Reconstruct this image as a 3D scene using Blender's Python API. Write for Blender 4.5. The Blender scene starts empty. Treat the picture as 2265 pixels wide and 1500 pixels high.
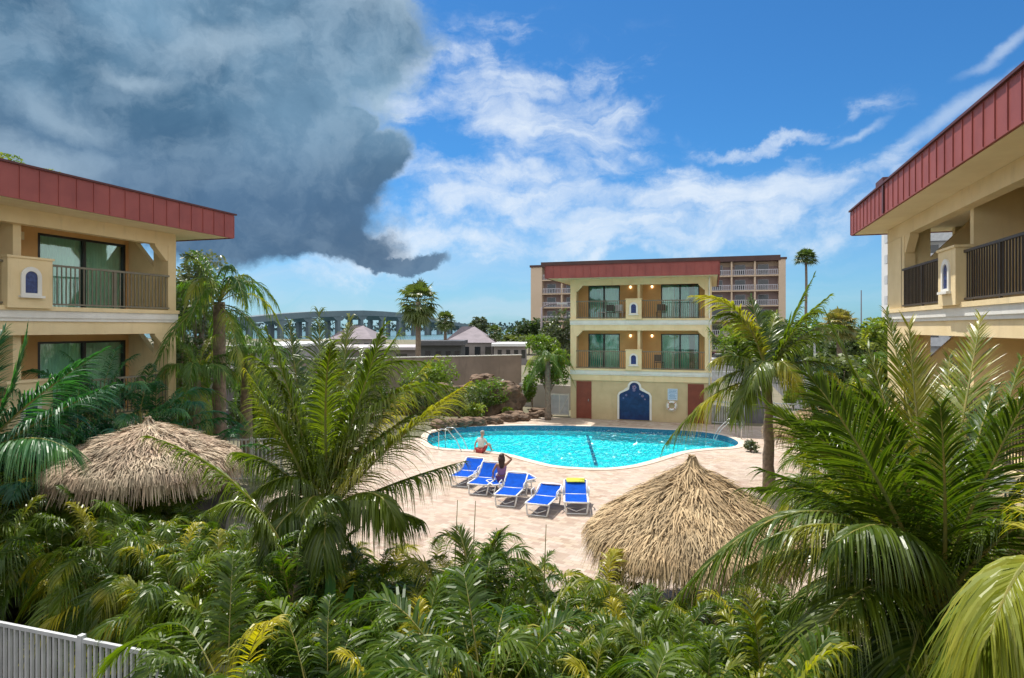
import bpy, math, random
from mathutils import Vector, Matrix, Quaternion, noise
random.seed(7)
R = math.radians
S = bpy.context.scene
COL = S.collection

# ------------------------------------------------------------------ camera
F = 1400.0; CX = 1132.5; HY = 724.0; CAMZ = 5.2; YAW = math.atan((1577-1132.5)/F)
FW = Vector((-math.sin(YAW), math.cos(YAW), 0)); RT = Vector((math.cos(YAW), math.sin(YAW), 0)); UP = Vector((0, 0, 1))
cam = bpy.data.cameras.new('camera'); camo = bpy.data.objects.new('camera', cam); COL.objects.link(camo)
camo.location = (0, 0, CAMZ); camo.rotation_euler = (R(90), 0, YAW)
cam.sensor_width = 36; cam.sensor_fit = 'HORIZONTAL'; cam.lens = F/2265*36
cam.shift_y = -(750-HY)/2265; cam.clip_end = 6000; cam.clip_start = 0.05
S.camera = camo
def P(px, py, d):
    return Vector((0, 0, CAMZ)) + (FW + RT*((px-CX)/F) + UP*((HY-py)/F))*d
def G(px, py, z=0.0):
    return P(px, py, (CAMZ-z)*F/(py-HY))

# ------------------------------------------------------------------ light
SUNV = Vector((-0.36, 0.30, 1.0)).normalized()
EL = math.asin(SUNV.z); AZ = math.atan2(SUNV.x, SUNV.y)
sun = bpy.data.lights.new('sun', 'SUN'); suno = bpy.data.objects.new('sun', sun); COL.objects.link(suno)
sun.energy = 4.9; sun.angle = R(0.5); sun.color = (1.0, 0.95, 0.86)
suno.rotation_euler = SUNV.to_track_quat('Z', 'Y').to_euler()
S.view_settings.view_transform = 'Standard'; S.view_settings.look = 'None'
S.view_settings.gamma = 1; S.view_settings.exposure = 0.30

# ------------------------------------------------------------------ node helpers
class NT:
    def __init__(s, nt): s.nt = nt; s.n = nt.nodes; s.l = nt.links
    def node(s, t, ins=None, **kw):
        n = s.n.new(t)
        for k, v in kw.items(): setattr(n, k, v)
        if ins:
            for k, v in ins.items():
                if isinstance(v, bpy.types.NodeSocket): s.l.new(v, n.inputs[k])
                else: n.inputs[k].default_value = v
        return n
    def math(s, op, a, b=0.0, clamp=False):
        return s.node('ShaderNodeMath', {0: a, 1: b}, operation=op, use_clamp=clamp).outputs[0]
    def mix(s, f, a, b, mode='MIX'):
        n = s.n.new('ShaderNodeMix'); n.data_type = 'RGBA'; n.blend_type = mode
        for i, v in ((0, f), (6, a), (7, b)):
            if isinstance(v, bpy.types.NodeSocket): s.l.new(v, n.inputs[i])
            else: n.inputs[i].default_value = (v if i == 0 or len(v) == 4 else (*v, 1))
        return n.outputs[2]
    def smooth(s, v, a, b, c=0.0, d=1.0):
        return s.node('ShaderNodeMapRange', {0: v, 1: a, 2: b, 3: c, 4: d}, interpolation_type='SMOOTHSTEP').outputs[0]
    def noise(s, vec, scale, detail=5, rough=0.55, dist=0.0):
        ins = {'Scale': scale, 'Detail': detail, 'Roughness': rough, 'Distortion': dist}
        if vec is not None: ins['Vector'] = vec
        return s.node('ShaderNodeTexNoise', ins)

# ------------------------------------------------------------------ world: Nishita sky with procedural clouds
W = bpy.data.worlds.new('World'); S.world = W; W.use_nodes = True
wt = NT(W.node_tree); wt.n.clear()
sky = wt.node('ShaderNodeTexSky', sky_type='NISHITA', sun_disc=False, sun_elevation=EL, sun_rotation=AZ % (2*math.pi),
              air_density=1.0, dust_density=0.35, ozone_density=2.2)
base = wt.mix(1.0, sky.outputs[0], (0.27, 0.68, 1.02), 'MULTIPLY')
tc = wt.node('ShaderNodeTexCoord').outputs['Generated']
sx = wt.node('ShaderNodeSeparateXYZ', {0: tc})
az = wt.math('ARCTAN2', sx.outputs[0], sx.outputs[1])
hz = wt.math('SQRT', wt.math('ADD', wt.math('MULTIPLY', sx.outputs[0], sx.outputs[0]), wt.math('MULTIPLY', sx.outputs[1], sx.outputs[1])))
te = wt.math('DIVIDE', sx.outputs[2], wt.math('MAXIMUM', hz, 0.02))
cv = wt.node('ShaderNodeCombineXYZ', {0: az, 1: te, 2: 0.0}).outputs[0]
def azte(px, py):
    d = FW + RT*((px-CX)/F) + UP*((HY-py)/F)
    return math.atan2(d.x, d.y), d.z/math.hypot(d.x, d.y)
def warp(amp, scale, detail=5):
    n = wt.noise(cv, scale, detail, 0.6).outputs['Color']
    v = wt.node('ShaderNodeVectorMath', {0: n, 1: (0.5, 0.5, 0.5)}, operation='SUBTRACT').outputs[0]
    v = wt.node('ShaderNodeVectorMath', {0: v, 1: (amp, amp, 0)}, operation='MULTIPLY').outputs[0]
    return wt.node('ShaderNodeVectorMath', {0: cv, 1: v}, operation='ADD').outputs[0]
def ell(vec, px, py, rx, ry, rot=0):
    a, t = azte(px, py)
    k = 1/(1+((px-CX)/F)**2)
    m = wt.node('ShaderNodeMapping', {0: vec, 1: (a, t, 0), 2: (0, 0, R(rot)), 3: (rx/F*k, ry/F*math.sqrt(k), 1)}, vector_type='TEXTURE')
    l = wt.node('ShaderNodeVectorMath', {0: m.outputs[0]}, operation='LENGTH').outputs['Value']
    return wt.math('SUBTRACT', 1.0, l)
def union(vec, lst):
    o = None
    for e in lst:
        v = ell(vec, *e)
        o = v if o is None else wt.node('ShaderNodeMath', {0: o, 1: v, 2: 0.18}, operation='SMOOTH_MAX').outputs[0]
    return o
w1 = warp(0.13, 6.0, 8); w2 = warp(0.30, 5.0, 9)
dark = union(w1, [(330, 60, 640, 430, 0), (150, 380, 520, 170, 0), (690, 340, 235, 150, -20), (850, 345, 90, 70, 0), (780, 260, 70, 50, 0), (560, 480, 360, 115, 0), (720, 530, 180, 58, 0), (870, 562, 120, 20, 4), (700, 60, 290, 170, 0)])
white = union(w2, [(930, 255, 120, 60, 0), (1190, 190, 170, 100, -30), (1130, 270, 210, 80, -50), (1050, 130, 60, 40, 0), (1330, 250, 90, 60, 20), (1260, 320, 170, 80, -15), (1150, 440, 420, 60, -6), (1420, 520, 360, 50, 0),
                   (1690, 325, 150, 26, 12), (1770, 430, 170, 60, 0), (1600, 470, 420, 60, 0), (900, 520, 330, 50, 0), (930, 130, 70, 60, 0)])
streak = union(warp(0.06, 9.0, 6), [(2110, 250, 250, 22, 30), (1900, 290, 60, 10, 20), (2230, 100, 120, 16, 30)])
# wispy white
st = wt.node('ShaderNodeMapping', {0: w1, 2: (0, 0, R(-24)), 3: (3.5, 11.0, 1)}).outputs[0]
fib = wt.noise(st, 1.6, 9, 0.62, 0.6).outputs[0]
fib2 = wt.noise(w1, 14.0, 9, 0.65).outputs[0]
den = wt.math('ADD', wt.math('MULTIPLY', wt.smooth(white, -0.75, 0.85), 1.0), wt.math('MULTIPLY', wt.math('SUBTRACT', wt.math('ADD', wt.math('MULTIPLY', fib, 1.25), wt.math('MULTIPLY', fib2, 0.45)), 0.92), 2.0))
wmask = wt.math('MULTIPLY', wt.smooth(den, -0.05, 1.45), 0.88)
wmask = wt.math('MULTIPLY', wmask, wt.smooth(white, -1.5, 0.2))
smask = wt.math('MULTIPLY', wt.smooth(wt.math('ADD', streak, wt.math('MULTIPLY', wt.math('SUBTRACT', fib, 0.5), 1.2)), -0.5, 1.0), 0.45)
# low haze of thin cloud over the horizon on the left and middle
lowm = wt.math('MULTIPLY', wt.smooth(te, 0.27, 0.02), wt.smooth(az, 0.25, -0.35, 0.42, 0.66))
lown = wt.smooth(wt.noise(wt.node('ShaderNodeMapping', {0: w1, 3: (2.0, 16.0, 1)}).outputs[0], 1.5, 6).outputs[0], 0.3, 0.75)
lowm = wt.math('MULTIPLY', lowm, wt.math('ADD', wt.math('MULTIPLY', lown, 0.55), 0.45))
KS = 10.0*0.84   # background strength is 0.1; display exposure is 0.3
c = wt.mix(lowm, base, (0.60*KS, 0.74*KS, 0.88*KS))
c = wt.mix(smask, c, (0.72*KS, 0.83*KS, 0.95*KS))
c = wt.mix(wmask, c, (0.80*KS, 0.88*KS, 0.97*KS))
# dark cloud body with lighter billows
dn = wt.noise(w1, 5.0, 9, 0.6).outputs[0]
dn2 = wt.noise(w2, 2.4, 5, 0.5).outputs[0]
edge = wt.smooth(dark, 0.0, 0.55)
lit = wt.smooth(wt.math('ADD', wt.math('MULTIPLY', dn, 0.55), wt.math('MULTIPLY', dn2, 0.7)), 0.44, 0.84)
up = wt.smooth(te, 0.10, 0.50)
lit = wt.math('MULTIPLY', lit, wt.math('ADD', wt.math('MULTIPLY', up, 0.6), 0.4))
dcol = wt.mix(lit, (0.050*KS, 0.130*KS, 0.225*KS), (0.25*KS, 0.42*KS, 0.58*KS))
dcol = wt.mix(wt.smooth(te, 0.34, 0.16), dcol, wt.mix(lit, (0.065*KS, 0.13*KS, 0.225*KS), (0.12*KS, 0.22*KS, 0.36*KS)))
w3 = wt.node('ShaderNodeVectorMath', {0: w1, 1: (0.022, -0.028, 0)}, operation='ADD').outputs[0]
rel = wt.math('SUBTRACT', wt.noise(w1, 7.0, 10, 0.62).outputs[0], wt.noise(w3, 7.0, 10, 0.62).outputs[0])
rel = wt.smooth(rel, -0.10, 0.16)
dcol = wt.mix(wt.math('MULTIPLY', rel, wt.math('ADD', wt.math('MULTIPLY', up, 0.20), 0.13)), dcol, (0.50*KS, 0.66*KS, 0.80*KS))
rim = wt.math('MULTIPLY', wt.smooth(dark, 0.30, 0.02), wt.smooth(te, 0.13, 0.24))
dcol = wt.mix(wt.math('MULTIPLY', rim, 0.45), dcol, (0.55*KS, 0.70*KS, 0.84*KS))
gaps = union(w1, [(60, 335, 190, 45, -8), (130, 250, 120, 32, -10), (480, 90, 150, 40, 15), (850, 10, 110, 40, 0), (300, 160, 90, 22, 5)])
dcol = wt.mix(wt.math('MULTIPLY', wt.smooth(gaps, -0.6, 0.9), 0.36), dcol, (0.55*KS, 0.70*KS, 0.82*KS))
brk = wt.smooth(wt.noise(w2, 3.1, 6, 0.6).outputs[0], 0.60, 0.80)
dmask = wt.smooth(wt.math('ADD', dark, wt.math('MULTIPLY', wt.math('SUBTRACT', wt.math('ADD', wt.math('MULTIPLY', dn, 0.6), wt.math('MULTIPLY', wt.noise(w1, 13.0, 8, 0.62).outputs[0], 0.4)), 0.5), 1.1)), -0.04, 0.26)
dmask = wt.math('MULTIPLY', dmask, 0.97)
c = wt.mix(wt.math('MULTIPLY', dmask, 1.0), c, dcol)
# the rest of the sky, out of view: bright cumulus added as fill light
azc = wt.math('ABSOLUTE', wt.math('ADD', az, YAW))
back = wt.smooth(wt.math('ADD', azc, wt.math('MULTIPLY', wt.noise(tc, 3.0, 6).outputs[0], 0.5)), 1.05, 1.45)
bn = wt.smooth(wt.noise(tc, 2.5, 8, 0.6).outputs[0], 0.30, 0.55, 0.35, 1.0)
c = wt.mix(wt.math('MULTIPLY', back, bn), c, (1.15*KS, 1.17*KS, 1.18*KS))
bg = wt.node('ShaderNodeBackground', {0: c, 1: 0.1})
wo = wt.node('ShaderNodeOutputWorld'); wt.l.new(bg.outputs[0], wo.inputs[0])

# ------------------------------------------------------------------ materials
MATS = {}
def mat(name, c1, c2=None, scale=3.0, rough=0.7, bump=0.0, bscale=None, metal=0.0, var=0.0, coords='Object', spec=0.4, stain=None):
    if name in MATS: return MATS[name]
    m = bpy.data.materials.new(name); m.use_nodes = True; t = NT(m.node_tree); t.n.clear()
    out = t.node('ShaderNodeOutputMaterial'); bs = t.node('ShaderNodeBsdfPrincipled')
    tcn = t.node('ShaderNodeTexCoord').outputs[coords]
    c2 = c2 or tuple(v*0.82 for v in c1)
    n = t.noise(tcn, scale, 8, 0.62)
    col = t.mix(t.smooth(n.outputs[0], 0.3, 0.7), c1, c2)
    if var:
        a = t.node('ShaderNodeAttribute', attribute_name='var').outputs['Fac']
        col = t.mix(t.math('MULTIPLY', a, var), col, tuple(v*0.35 for v in c1))
    if stain:
        mp = t.node('ShaderNodeMapping', {0: tcn, 3: (1.6, 1.6, 0.25)}).outputs[0]
        s_ = t.smooth(t.noise(mp, 2.2, 8, 0.7).outputs[0], 0.52, 0.78)
        col = t.mix(t.math('MULTIPLY', s_, stain), col, tuple(v*0.55 for v in c1))
    t.l.new(col, bs.inputs['Base Color'])
    bs.inputs['Roughness'].default_value = rough; bs.inputs['Metallic'].default_value = metal
    bs.inputs['Specular IOR Level'].default_value = spec
    if bump:
        nb = t.noise(tcn, bscale or scale*8, 6, 0.6)
        b = t.node('ShaderNodeBump', {'Strength': bump, 'Distance': 0.02, 'Height': nb.outputs[0]})
        t.l.new(b.outputs[0], bs.inputs['Normal'])
    t.l.new(bs.outputs[0], out.inputs[0]); MATS[name] = m; return m

def leafmat(name, c1, c2, c3, rough=0.42, trans=0.45, nsc=0.9):
    """c1..c2 by leaf, c3 in yellowing patches; light passes through the blades"""
    if name in MATS: return MATS[name]
    m = bpy.data.materials.new(name); m.use_nodes = True; t = NT(m.node_tree); t.n.clear()
    out = t.node('ShaderNodeOutputMaterial'); bs = t.node('ShaderNodeBsdfPrincipled')
    a = t.node('ShaderNodeAttribute', attribute_name='var').outputs['Fac']
    oi = t.node('ShaderNodeObjectInfo').outputs['Random']
    tcn = t.node('ShaderNodeTexCoord').outputs['Object']
    n = t.noise(tcn, nsc, 4, 0.6)
    f = t.math('ADD', t.math('MULTIPLY', a, 0.5), t.math('MULTIPLY', oi, 0.5))
    col = t.mix(f, c1, c2)
    y = t.smooth(t.math('ADD', n.outputs[0], t.math('MULTIPLY', t.math('SUBTRACT', t.math('FRACT', t.math('MULTIPLY', oi, 7.3)), 0.5), 0.50)), 0.59, 0.84)
    col = t.mix(y, col, c3)
    t.l.new(col, bs.inputs['Base Color'])
    bs.inputs['Roughness'].default_value = rough; bs.inputs['Specular IOR Level'].default_value = 0.60
    tr = t.node('ShaderNodeBsdfTranslucent')
    t.l.new(t.mix(1.0, col, (1.5, 1.55, 0.45), 'MULTIPLY'), tr.inputs[0])
    mx = t.node('ShaderNodeMixShader', {0: trans, 1: bs.outputs[0], 2: tr.outputs[0]})
    t.l.new(mx.outputs[0], out.inputs[0]); MATS[name] = m; return m

M = {}
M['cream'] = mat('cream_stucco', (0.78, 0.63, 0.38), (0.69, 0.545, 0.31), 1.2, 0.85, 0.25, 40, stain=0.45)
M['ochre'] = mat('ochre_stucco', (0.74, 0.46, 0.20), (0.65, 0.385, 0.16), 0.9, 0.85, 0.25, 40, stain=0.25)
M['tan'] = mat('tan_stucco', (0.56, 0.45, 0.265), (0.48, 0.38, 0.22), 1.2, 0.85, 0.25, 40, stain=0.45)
M['trim'] = mat('pale_trim', (0.76, 0.75, 0.70), (0.66, 0.64, 0.59), 1.5, 0.7, 0.15, 30, stain=0.35)
M['soffit'] = mat('soffit_paint', (0.80, 0.69, 0.47), (0.74, 0.62, 0.41), 1.5, 0.8)
M['red'] = mat('red_metal_roof', (0.30, 0.075, 0.064), (0.235, 0.056, 0.05), 1.3, 0.55, 0.05, stain=0.5)
M['darkred'] = mat('dark_red_cap', (0.10, 0.025, 0.022), (0.07, 0.02, 0.018), 2, 0.5)
M['roofgrey'] = mat('flat_roof_grey', (0.30, 0.28, 0.27), (0.22, 0.2, 0.2), 0.6, 0.9)
M['rail'] = mat('taupe_rail_paint', (0.20, 0.18, 0.13), (0.15, 0.135, 0.10), 5, 0.5)
M['white'] = mat('greyed_white_paint', (0.56, 0.575, 0.59), (0.44, 0.455, 0.47), 3, 0.5, stain=0.3)  # greyed base colour carries the shade on the near fence
M['whitepl'] = mat('white_resin', (0.80, 0.81, 0.80), (0.72, 0.73, 0.73), 5, 0.35)
M['brown'] = mat('brown_door_paint', (0.22, 0.055, 0.03), (0.17, 0.04, 0.022), 2, 0.55, stain=0.3)
M['dframe'] = mat('dark_window_frame', (0.035, 0.035, 0.035), (0.02, 0.02, 0.02), 3, 0.4)
M['curtain'] = mat('blind_fabric', (0.80, 0.84, 0.78), (0.66, 0.72, 0.66), 1.4, 0.9)
M['tealc'] = mat('teal_curtain_fabric', (0.28, 0.62, 0.54), (0.16, 0.42, 0.38), 1.6, 0.9)
M['bark'] = mat('palm_bark', (0.26, 0.20, 0.15), (0.13, 0.10, 0.08), 7, 0.95, 0.9, 18)
M['stemg'] = mat('green_cane', (0.16, 0.20, 0.06), (0.30, 0.24, 0.06), 4, 0.5)
M['wood'] = mat('dark_wood', (0.11, 0.065, 0.035), (0.07, 0.04, 0.02), 6, 0.8, 0.3)
M['concrete'] = mat('hazed_bridge_concrete', (0.15, 0.19, 0.215), (0.12, 0.155, 0.18), 0.05, 0.9)  # blue-grey tint stands in for distance haze
M['dark'] = mat('dark_room', (0.03, 0.035, 0.035), (0.02, 0.02, 0.02), 1, 0.9)
M['steel'] = mat('steel_tube', (0.62, 0.64, 0.66), (0.55, 0.57, 0.58), 5, 0.25, metal=0.9)
M['bluefab'] = mat('blue_mesh_fabric', (0.004, 0.085, 0.52), (0.003, 0.06, 0.38), 6, 0.85, 0.2, 300, spec=0.1)
M['rubber'] = mat('black_rubber', (0.02, 0.02, 0.02), (0.03, 0.03, 0.03), 5, 0.7)
M['straw'] = mat('thatch_straw', (0.64, 0.48, 0.28), (0.44, 0.30, 0.16), 2.2, 0.8, var=0.85)
M['straw2'] = mat('weathered_thatch', (0.68, 0.56, 0.40), (0.54, 0.38, 0.27), 2.2, 0.85, var=0.85)
M['strawcore'] = mat('thatch_core', (0.14, 0.085, 0.04), (0.09, 0.055, 0.03), 5, 0.95, 0.6)
M['deadleaf'] = mat('dead_leaf', (0.33, 0.21, 0.10), (0.20, 0.11, 0.05), 3, 0.8, var=0.5)
L_ARECA = leafmat('areca_leaf', (0.026, 0.075, 0.007), (0.16, 0.235, 0.012), (0.46, 0.40, 0.025), rough=0.38, trans=0.50)
L_COCO = leafmat('coconut_leaf', (0.035, 0.080, 0.008), (0.17, 0.225, 0.018), (0.38, 0.35, 0.04), rough=0.34, trans=0.42)
L_SHADE = leafmat('shaded_palm_leaf', (0.012, 0.075, 0.035), (0.04, 0.17, 0.055), (0.10, 0.24, 0.06), trans=0.4)  # darker, bluer palm green: shade beside the left block put into the colour
L_QUEEN = leafmat('queen_palm_leaf', (0.035, 0.10, 0.015), (0.12, 0.22, 0.03), (0.30, 0.32, 0.05), trans=0.45)
L_FAN = leafmat('fan_palm_leaf', (0.045, 0.085, 0.02), (0.13, 0.17, 0.05), (0.30, 0.25, 0.09), trans=0.3)
L_TREE = leafmat('tree_leaf', (0.020, 0.050, 0.012), (0.08, 0.12, 0.03), (0.14, 0.17, 0.05), rough=0.5, trans=0.3)
L_GREY = leafmat('grey_green_leaf', (0.04, 0.065, 0.03), (0.13, 0.16, 0.09), (0.20, 0.22, 0.12), rough=0.4, trans=0.25)
L_BUSH = leafmat('bright_bush_leaf', (0.05, 0.12, 0.015), (0.18, 0.26, 0.03), (0.30, 0.33, 0.05), trans=0.4)
L_BROAD = leafmat('banana_leaf', (0.07, 0.19, 0.07), (0.11, 0.25, 0.10), (0.16, 0.28, 0.1), rough=0.3, trans=0.35)

def glassmat(name, tint, refl=0.35):
    m = bpy.data.materials.new(name); m.use_nodes = True; t = NT(m.node_tree); t.n.clear()
    out = t.node('ShaderNodeOutputMaterial')
    tr = t.node('ShaderNodeBsdfTransparent', {0: (*tint, 1)})
    tcn = t.node('ShaderNodeTexCoord').outputs['Object']
    b = t.node('ShaderNodeBump', {'Strength': 0.08, 'Distance': 0.05, 'Height': t.noise(tcn, 1.3, 2).outputs[0]})
    gl = t.node('ShaderNodeBsdfGlossy', {0: (0.9, 0.95, 0.95, 1), 'Roughness': 0.03, 'Normal': b.outputs[0]})
    lw = t.node('ShaderNodeLayerWeight', {0: 0.35})
    f = t.math('MULTIPLY', lw.outputs[0], refl*2, True)
    f = t.math('ADD', f, 0.08)
    mx = t.node('ShaderNodeMixShader', {0: f, 1: tr.outputs[0], 2: gl.outputs[0]})
    t.l.new(mx.outputs[0], out.inputs[0]); return m
M['glass'] = glassmat('teal_glass', (0.80, 0.97, 0.92), 0.28)
M['carglass'] = mat('car_glass', (0.02, 0.025, 0.03), (0.02, 0.025, 0.03), 1, 0.08, spec=0.9)
m = bpy.data.materials.new('lamp_glow'); m.use_nodes = True
m.node_tree.nodes['Principled BSDF'].inputs['Emission Color'].default_value = (1, 0.72, 0.38, 1)
m.node_tree.nodes['Principled BSDF'].inputs['Emission Strength'].default_value = 2.2
M['glow'] = m

def pavermat():
    m = bpy.data.materials.new('pink_beige_pavers'); m.use_nodes = True; t = NT(m.node_tree); t.n.clear()
    out = t.node('ShaderNodeOutputMaterial'); bs = t.node('ShaderNodeBsdfPrincipled')
    tcn = t.node('ShaderNodeTexCoord').outputs['Object']
    rot = t.node('ShaderNodeMapping', {0: tcn, 2: (0, 0, R(14))}).outputs[0]
    br = t.node('ShaderNodeTexBrick', {'Vector': rot, 'Color1': (0.53, 0.435, 0.355, 1), 'Color2': (0.32, 0.195, 0.15, 1), 'Mortar': (0.36, 0.29, 0.24, 1),
                'Scale': 1.0, 'Mortar Size': 0.008, 'Bias': -0.25, 'Brick Width': 0.23, 'Row Height': 0.155})
    br2 = t.node('ShaderNodeTexBrick', {'Vector': rot, 'Color1': (1, 1, 1, 1), 'Color2': (0.80, 0.74, 0.62, 1), 'Mortar': (1, 1, 1, 1),
                'Scale': 1.0, 'Mortar Size': 0.0, 'Bias': 0.0, 'Brick Width': 0.46, 'Row Height': 0.31})
    col = t.mix(0.75, br.outputs[0], br2.outputs[0], 'MULTIPLY')
    n = t.smooth(t.noise(tcn, 0.55, 8, 0.65).outputs[0], 0.32, 0.72)
    col = t.mix(t.math('MULTIPLY', n, 0.5), col, (0.46, 0.395, 0.335))
    n2 = t.smooth(t.noise(tcn, 5.0, 6, 0.6).outputs[0], 0.55, 0.8)
    col = t.mix(t.math('MULTIPLY', n2, 0.35), col, (0.33, 0.23, 0.17))
    n3 = t.smooth(t.noise(tcn, 0.22, 5, 0.6).outputs[0], 0.45, 0.7)
    col = t.mix(t.math('MULTIPLY', n3, 0.35), col, (0.48, 0.36, 0.29))
    t.l.new(col, bs.inputs['Base Color']); bs.inputs['Roughness'].default_value = 0.8
    b = t.node('ShaderNodeBump', {'Strength': 0.5, 'Distance': 0.01, 'Height': br.outputs['Fac']}); b.invert = True
    t.l.new(b.outputs[0], bs.inputs['Normal']); t.l.new(bs.outputs[0], out.inputs[0]); return m
M['paver'] = pavermat()
def watermat():
    m = bpy.data.materials.new('pool_water'); m.use_nodes = True; t = NT(m.node_tree); t.n.clear()
    out = t.node('ShaderNodeOutputMaterial')
    tcn = t.node('ShaderNodeTexCoord').outputs['Object']
    mp = t.node('ShaderNodeMapping', {0: tcn, 3: (1, 0.42, 1)}).outputs[0]
    n1 = t.noise(mp, 1.3, 2, 0.5, 0.6); n2 = t.noise(mp, 3.6, 1, 0.5, 0.9)
    h = t.math('ADD', n1.outputs[0], t.math('MULTIPLY', n2.outputs[0], 1.3))
    b = t.node('ShaderNodeBump', {'Strength': 1.0, 'Distance': 1.0, 'Height': h})
    a0 = t.node('ShaderNodeBsdfTransparent', {0: (0.08, 0.93, 0.98, 1)})
    gl = t.node('ShaderNodeBsdfGlossy', {0: (1, 1, 1, 1), 'Roughness': 0.06, 'Normal': b.outputs[0]})
    fr = t.node('ShaderNodeFresnel', {'IOR': 1.33, 'Normal': b.outputs[0]})
    mx = t.node('ShaderNodeMixShader', {0: t.math('MULTIPLY', fr.outputs[0], 0.50), 1: a0.outputs[0], 2: gl.outputs[0]})
    t.l.new(mx.outputs[0], out.inputs[0]); return m
M['water'] = watermat()
def seamat():
    m = bpy.data.materials.new('bay_water'); m.use_nodes = True; t = NT(m.node_tree)
    bs = t.n['Principled BSDF']; bs.inputs['Base Color'].default_value = (0.08, 0.17, 0.18, 1); bs.inputs['Roughness'].default_value = 0.25
    tcn = t.node('ShaderNodeTexCoord').outputs['Object']
    b = t.node('ShaderNodeBump', {'Strength': 0.6, 'Distance': 0.5, 'Height': t.noise(tcn, 0.4, 4).outputs[0]})
    t.l.new(b.outputs[0], bs.inputs['Normal']); return m
M['sea'] = seamat()
M['plaster'] = mat('pool_plaster', (0.64, 0.76, 0.78), (0.50, 0.68, 0.72), 0.8, 0.7)
M['tile'] = mat('blue_pool_tile', (0.02, 0.10, 0.20), (0.05, 0.18, 0.28), 12, 0.25)
M['coping'] = mat('coping_stone', (0.66, 0.55, 0.45), (0.55, 0.44, 0.35), 4, 0.8, 0.2)

# ------------------------------------------------------------------ mesh builder and scene graph helpers
class MB:
    def __init__(s): s.v = []; s.f = []; s.a = []
    def add(s, vs, fs, var=None):
        o = len(s.v); s.v += [tuple(x) for x in vs]
        a = random.random() if var is None else var
        for f in fs: s.f.append(tuple(i+o for i in f)); s.a.append(a)
    def box(s, x0, x1, y0, y1, z0, z1, var=0.0):
        s.add([(x0,y0,z0),(x1,y0,z0),(x1,y1,z0),(x0,y1,z0),(x0,y0,z1),(x1,y0,z1),(x1,y1,z1),(x0,y1,z1)],
              [(0,3,2,1),(4,5,6,7),(0,1,5,4),(1,2,6,5),(2,3,7,6),(3,0,4,7)], var)
    def prism(s, poly, y0, y1, axis='y', var=0.0):
        """poly: list of (a,b); extruded along axis between y0 and y1"""
        n = len(poly)
        def pt(a, b, c): return {'y': (a, c, b), 'z': (a, b, c), 'x': (c, a, b)}[axis]
        vs = [pt(a, b, y0) for a, b in poly] + [pt(a, b, y1) for a, b in poly]
        fs = [tuple(range(n)), tuple(range(2*n-1, n-1, -1))] + [(i, i+n, (i+1) % n+n, (i+1) % n) for i in range(n)]
        s.add(vs, fs, var)
    def tube(s, pts, rads, k=6, cap=True, var=None):
        pts = [Vector(p) for p in pts]
        if not hasattr(rads, '__len__'): rads = [rads]*len(pts)
        vs = []; prev = None
        for i, p in enumerate(pts):
            t = (pts[min(i+1, len(pts)-1)]-pts[max(i-1, 0)]).normalized()
            ref = prev if prev is not None else (Vector((1, 0, 0)) if abs(t.z) > 0.8 else UP)
            u = (ref - t*ref.dot(t))
            if u.length < 1e-5: u = t.orthogonal()
            u.normalize(); w = t.cross(u); prev = u
            for j in range(k):
                a = 2*math.pi*j/k; vs.append(p + (u*math.cos(a)+w*math.sin(a))*rads[i])
        fs = []
        for i in range(len(pts)-1):
            for j in range(k): fs.append((i*k+j, i*k+(j+1) % k, (i+1)*k+(j+1) % k, (i+1)*k+j))
        if cap: fs.append(tuple(range(k-1, -1, -1))); fs.append(tuple(range((len(pts)-1)*k, len(pts)*k)))
        s.add(vs, fs, var)
    def lathe(s, prof, c=(0, 0, 0), k=16, var=0.0):
        vs = []; n = len(prof)
        for r, z in prof:
            for j in range(k):
                a = 2*math.pi*j/k; vs.append((c[0]+r*math.cos(a), c[1]+r*math.sin(a), c[2]+z))
        fs = []
        for i in range(n-1):
            for j in range(k): fs.append((i*k+j, i*k+(j+1) % k, (i+1)*k+(j+1) % k, (i+1)*k+j))
        s.add(vs, fs, var)
    def mesh(s, name, m, smooth=False):
        me = bpy.data.meshes.new(name); me.from_pydata(s.v, [], s.f)
        at = me.attributes.new('var', 'FLOAT', 'FACE'); at.data.foreach_set('value', s.a)
        me.materials.append(m)
        if smooth: me.polygons.foreach_set('use_smooth', [True]*len(me.polygons))
        me.update(); return me
    def build(s, name, m, parent=None, smooth=False, loc=None, label=None, bevel=0):
        o = bpy.data.objects.new(name, s.mesh(name, m, smooth)); COL.objects.link(o)
        if parent is not None: o.parent = parent
        if loc is not None: o.location = loc
        if label: o['label'] = label
        if bevel:
            b = o.modifiers.new('bevel', 'BEVEL'); b.width = bevel; b.segments = 2; b.limit_method = 'ANGLE'
        return o
def tag(o, label=None, cat=None, group=None, kind=None):
    if label: o['label'] = label
    if cat: o['category'] = cat
    if group: o['group'] = group
    if kind: o['kind'] = kind
    return o
def empty(name, loc, rz, label, cat, group=None):
    o = bpy.data.objects.new(name, None); COL.objects.link(o); o.location = loc; o.rotation_euler = (0, 0, rz)
    o.empty_display_size = 0.3
    return tag(o, label, cat, group)
def link_mesh(name, me, parent, loc=(0, 0, 0), rot=(0, 0, 0), sc=(1, 1, 1)):
    o = bpy.data.objects.new(name, me); COL.objects.link(o); o.parent = parent
    o.location = loc; o.rotation_euler = rot; o.scale = sc; return o
def copy_tree(o, parent=None):
    c = o.copy(); COL.objects.link(c); c.parent = parent
    for ch in [x for x in KIDS(o)]: copy_tree(ch, c)
    return c
def KIDS(o): return list(o.children)

# ------------------------------------------------------------------ ground, deck, pool, water
g = MB()
g.add([(-400, -60, 0), (900, -60, 0), (900, 2500, 0), (60, 2500, 0), (-40, 235, 0), (-400, 235, 0)], [(0, 1, 2, 3, 4, 5)], 0)
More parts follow.
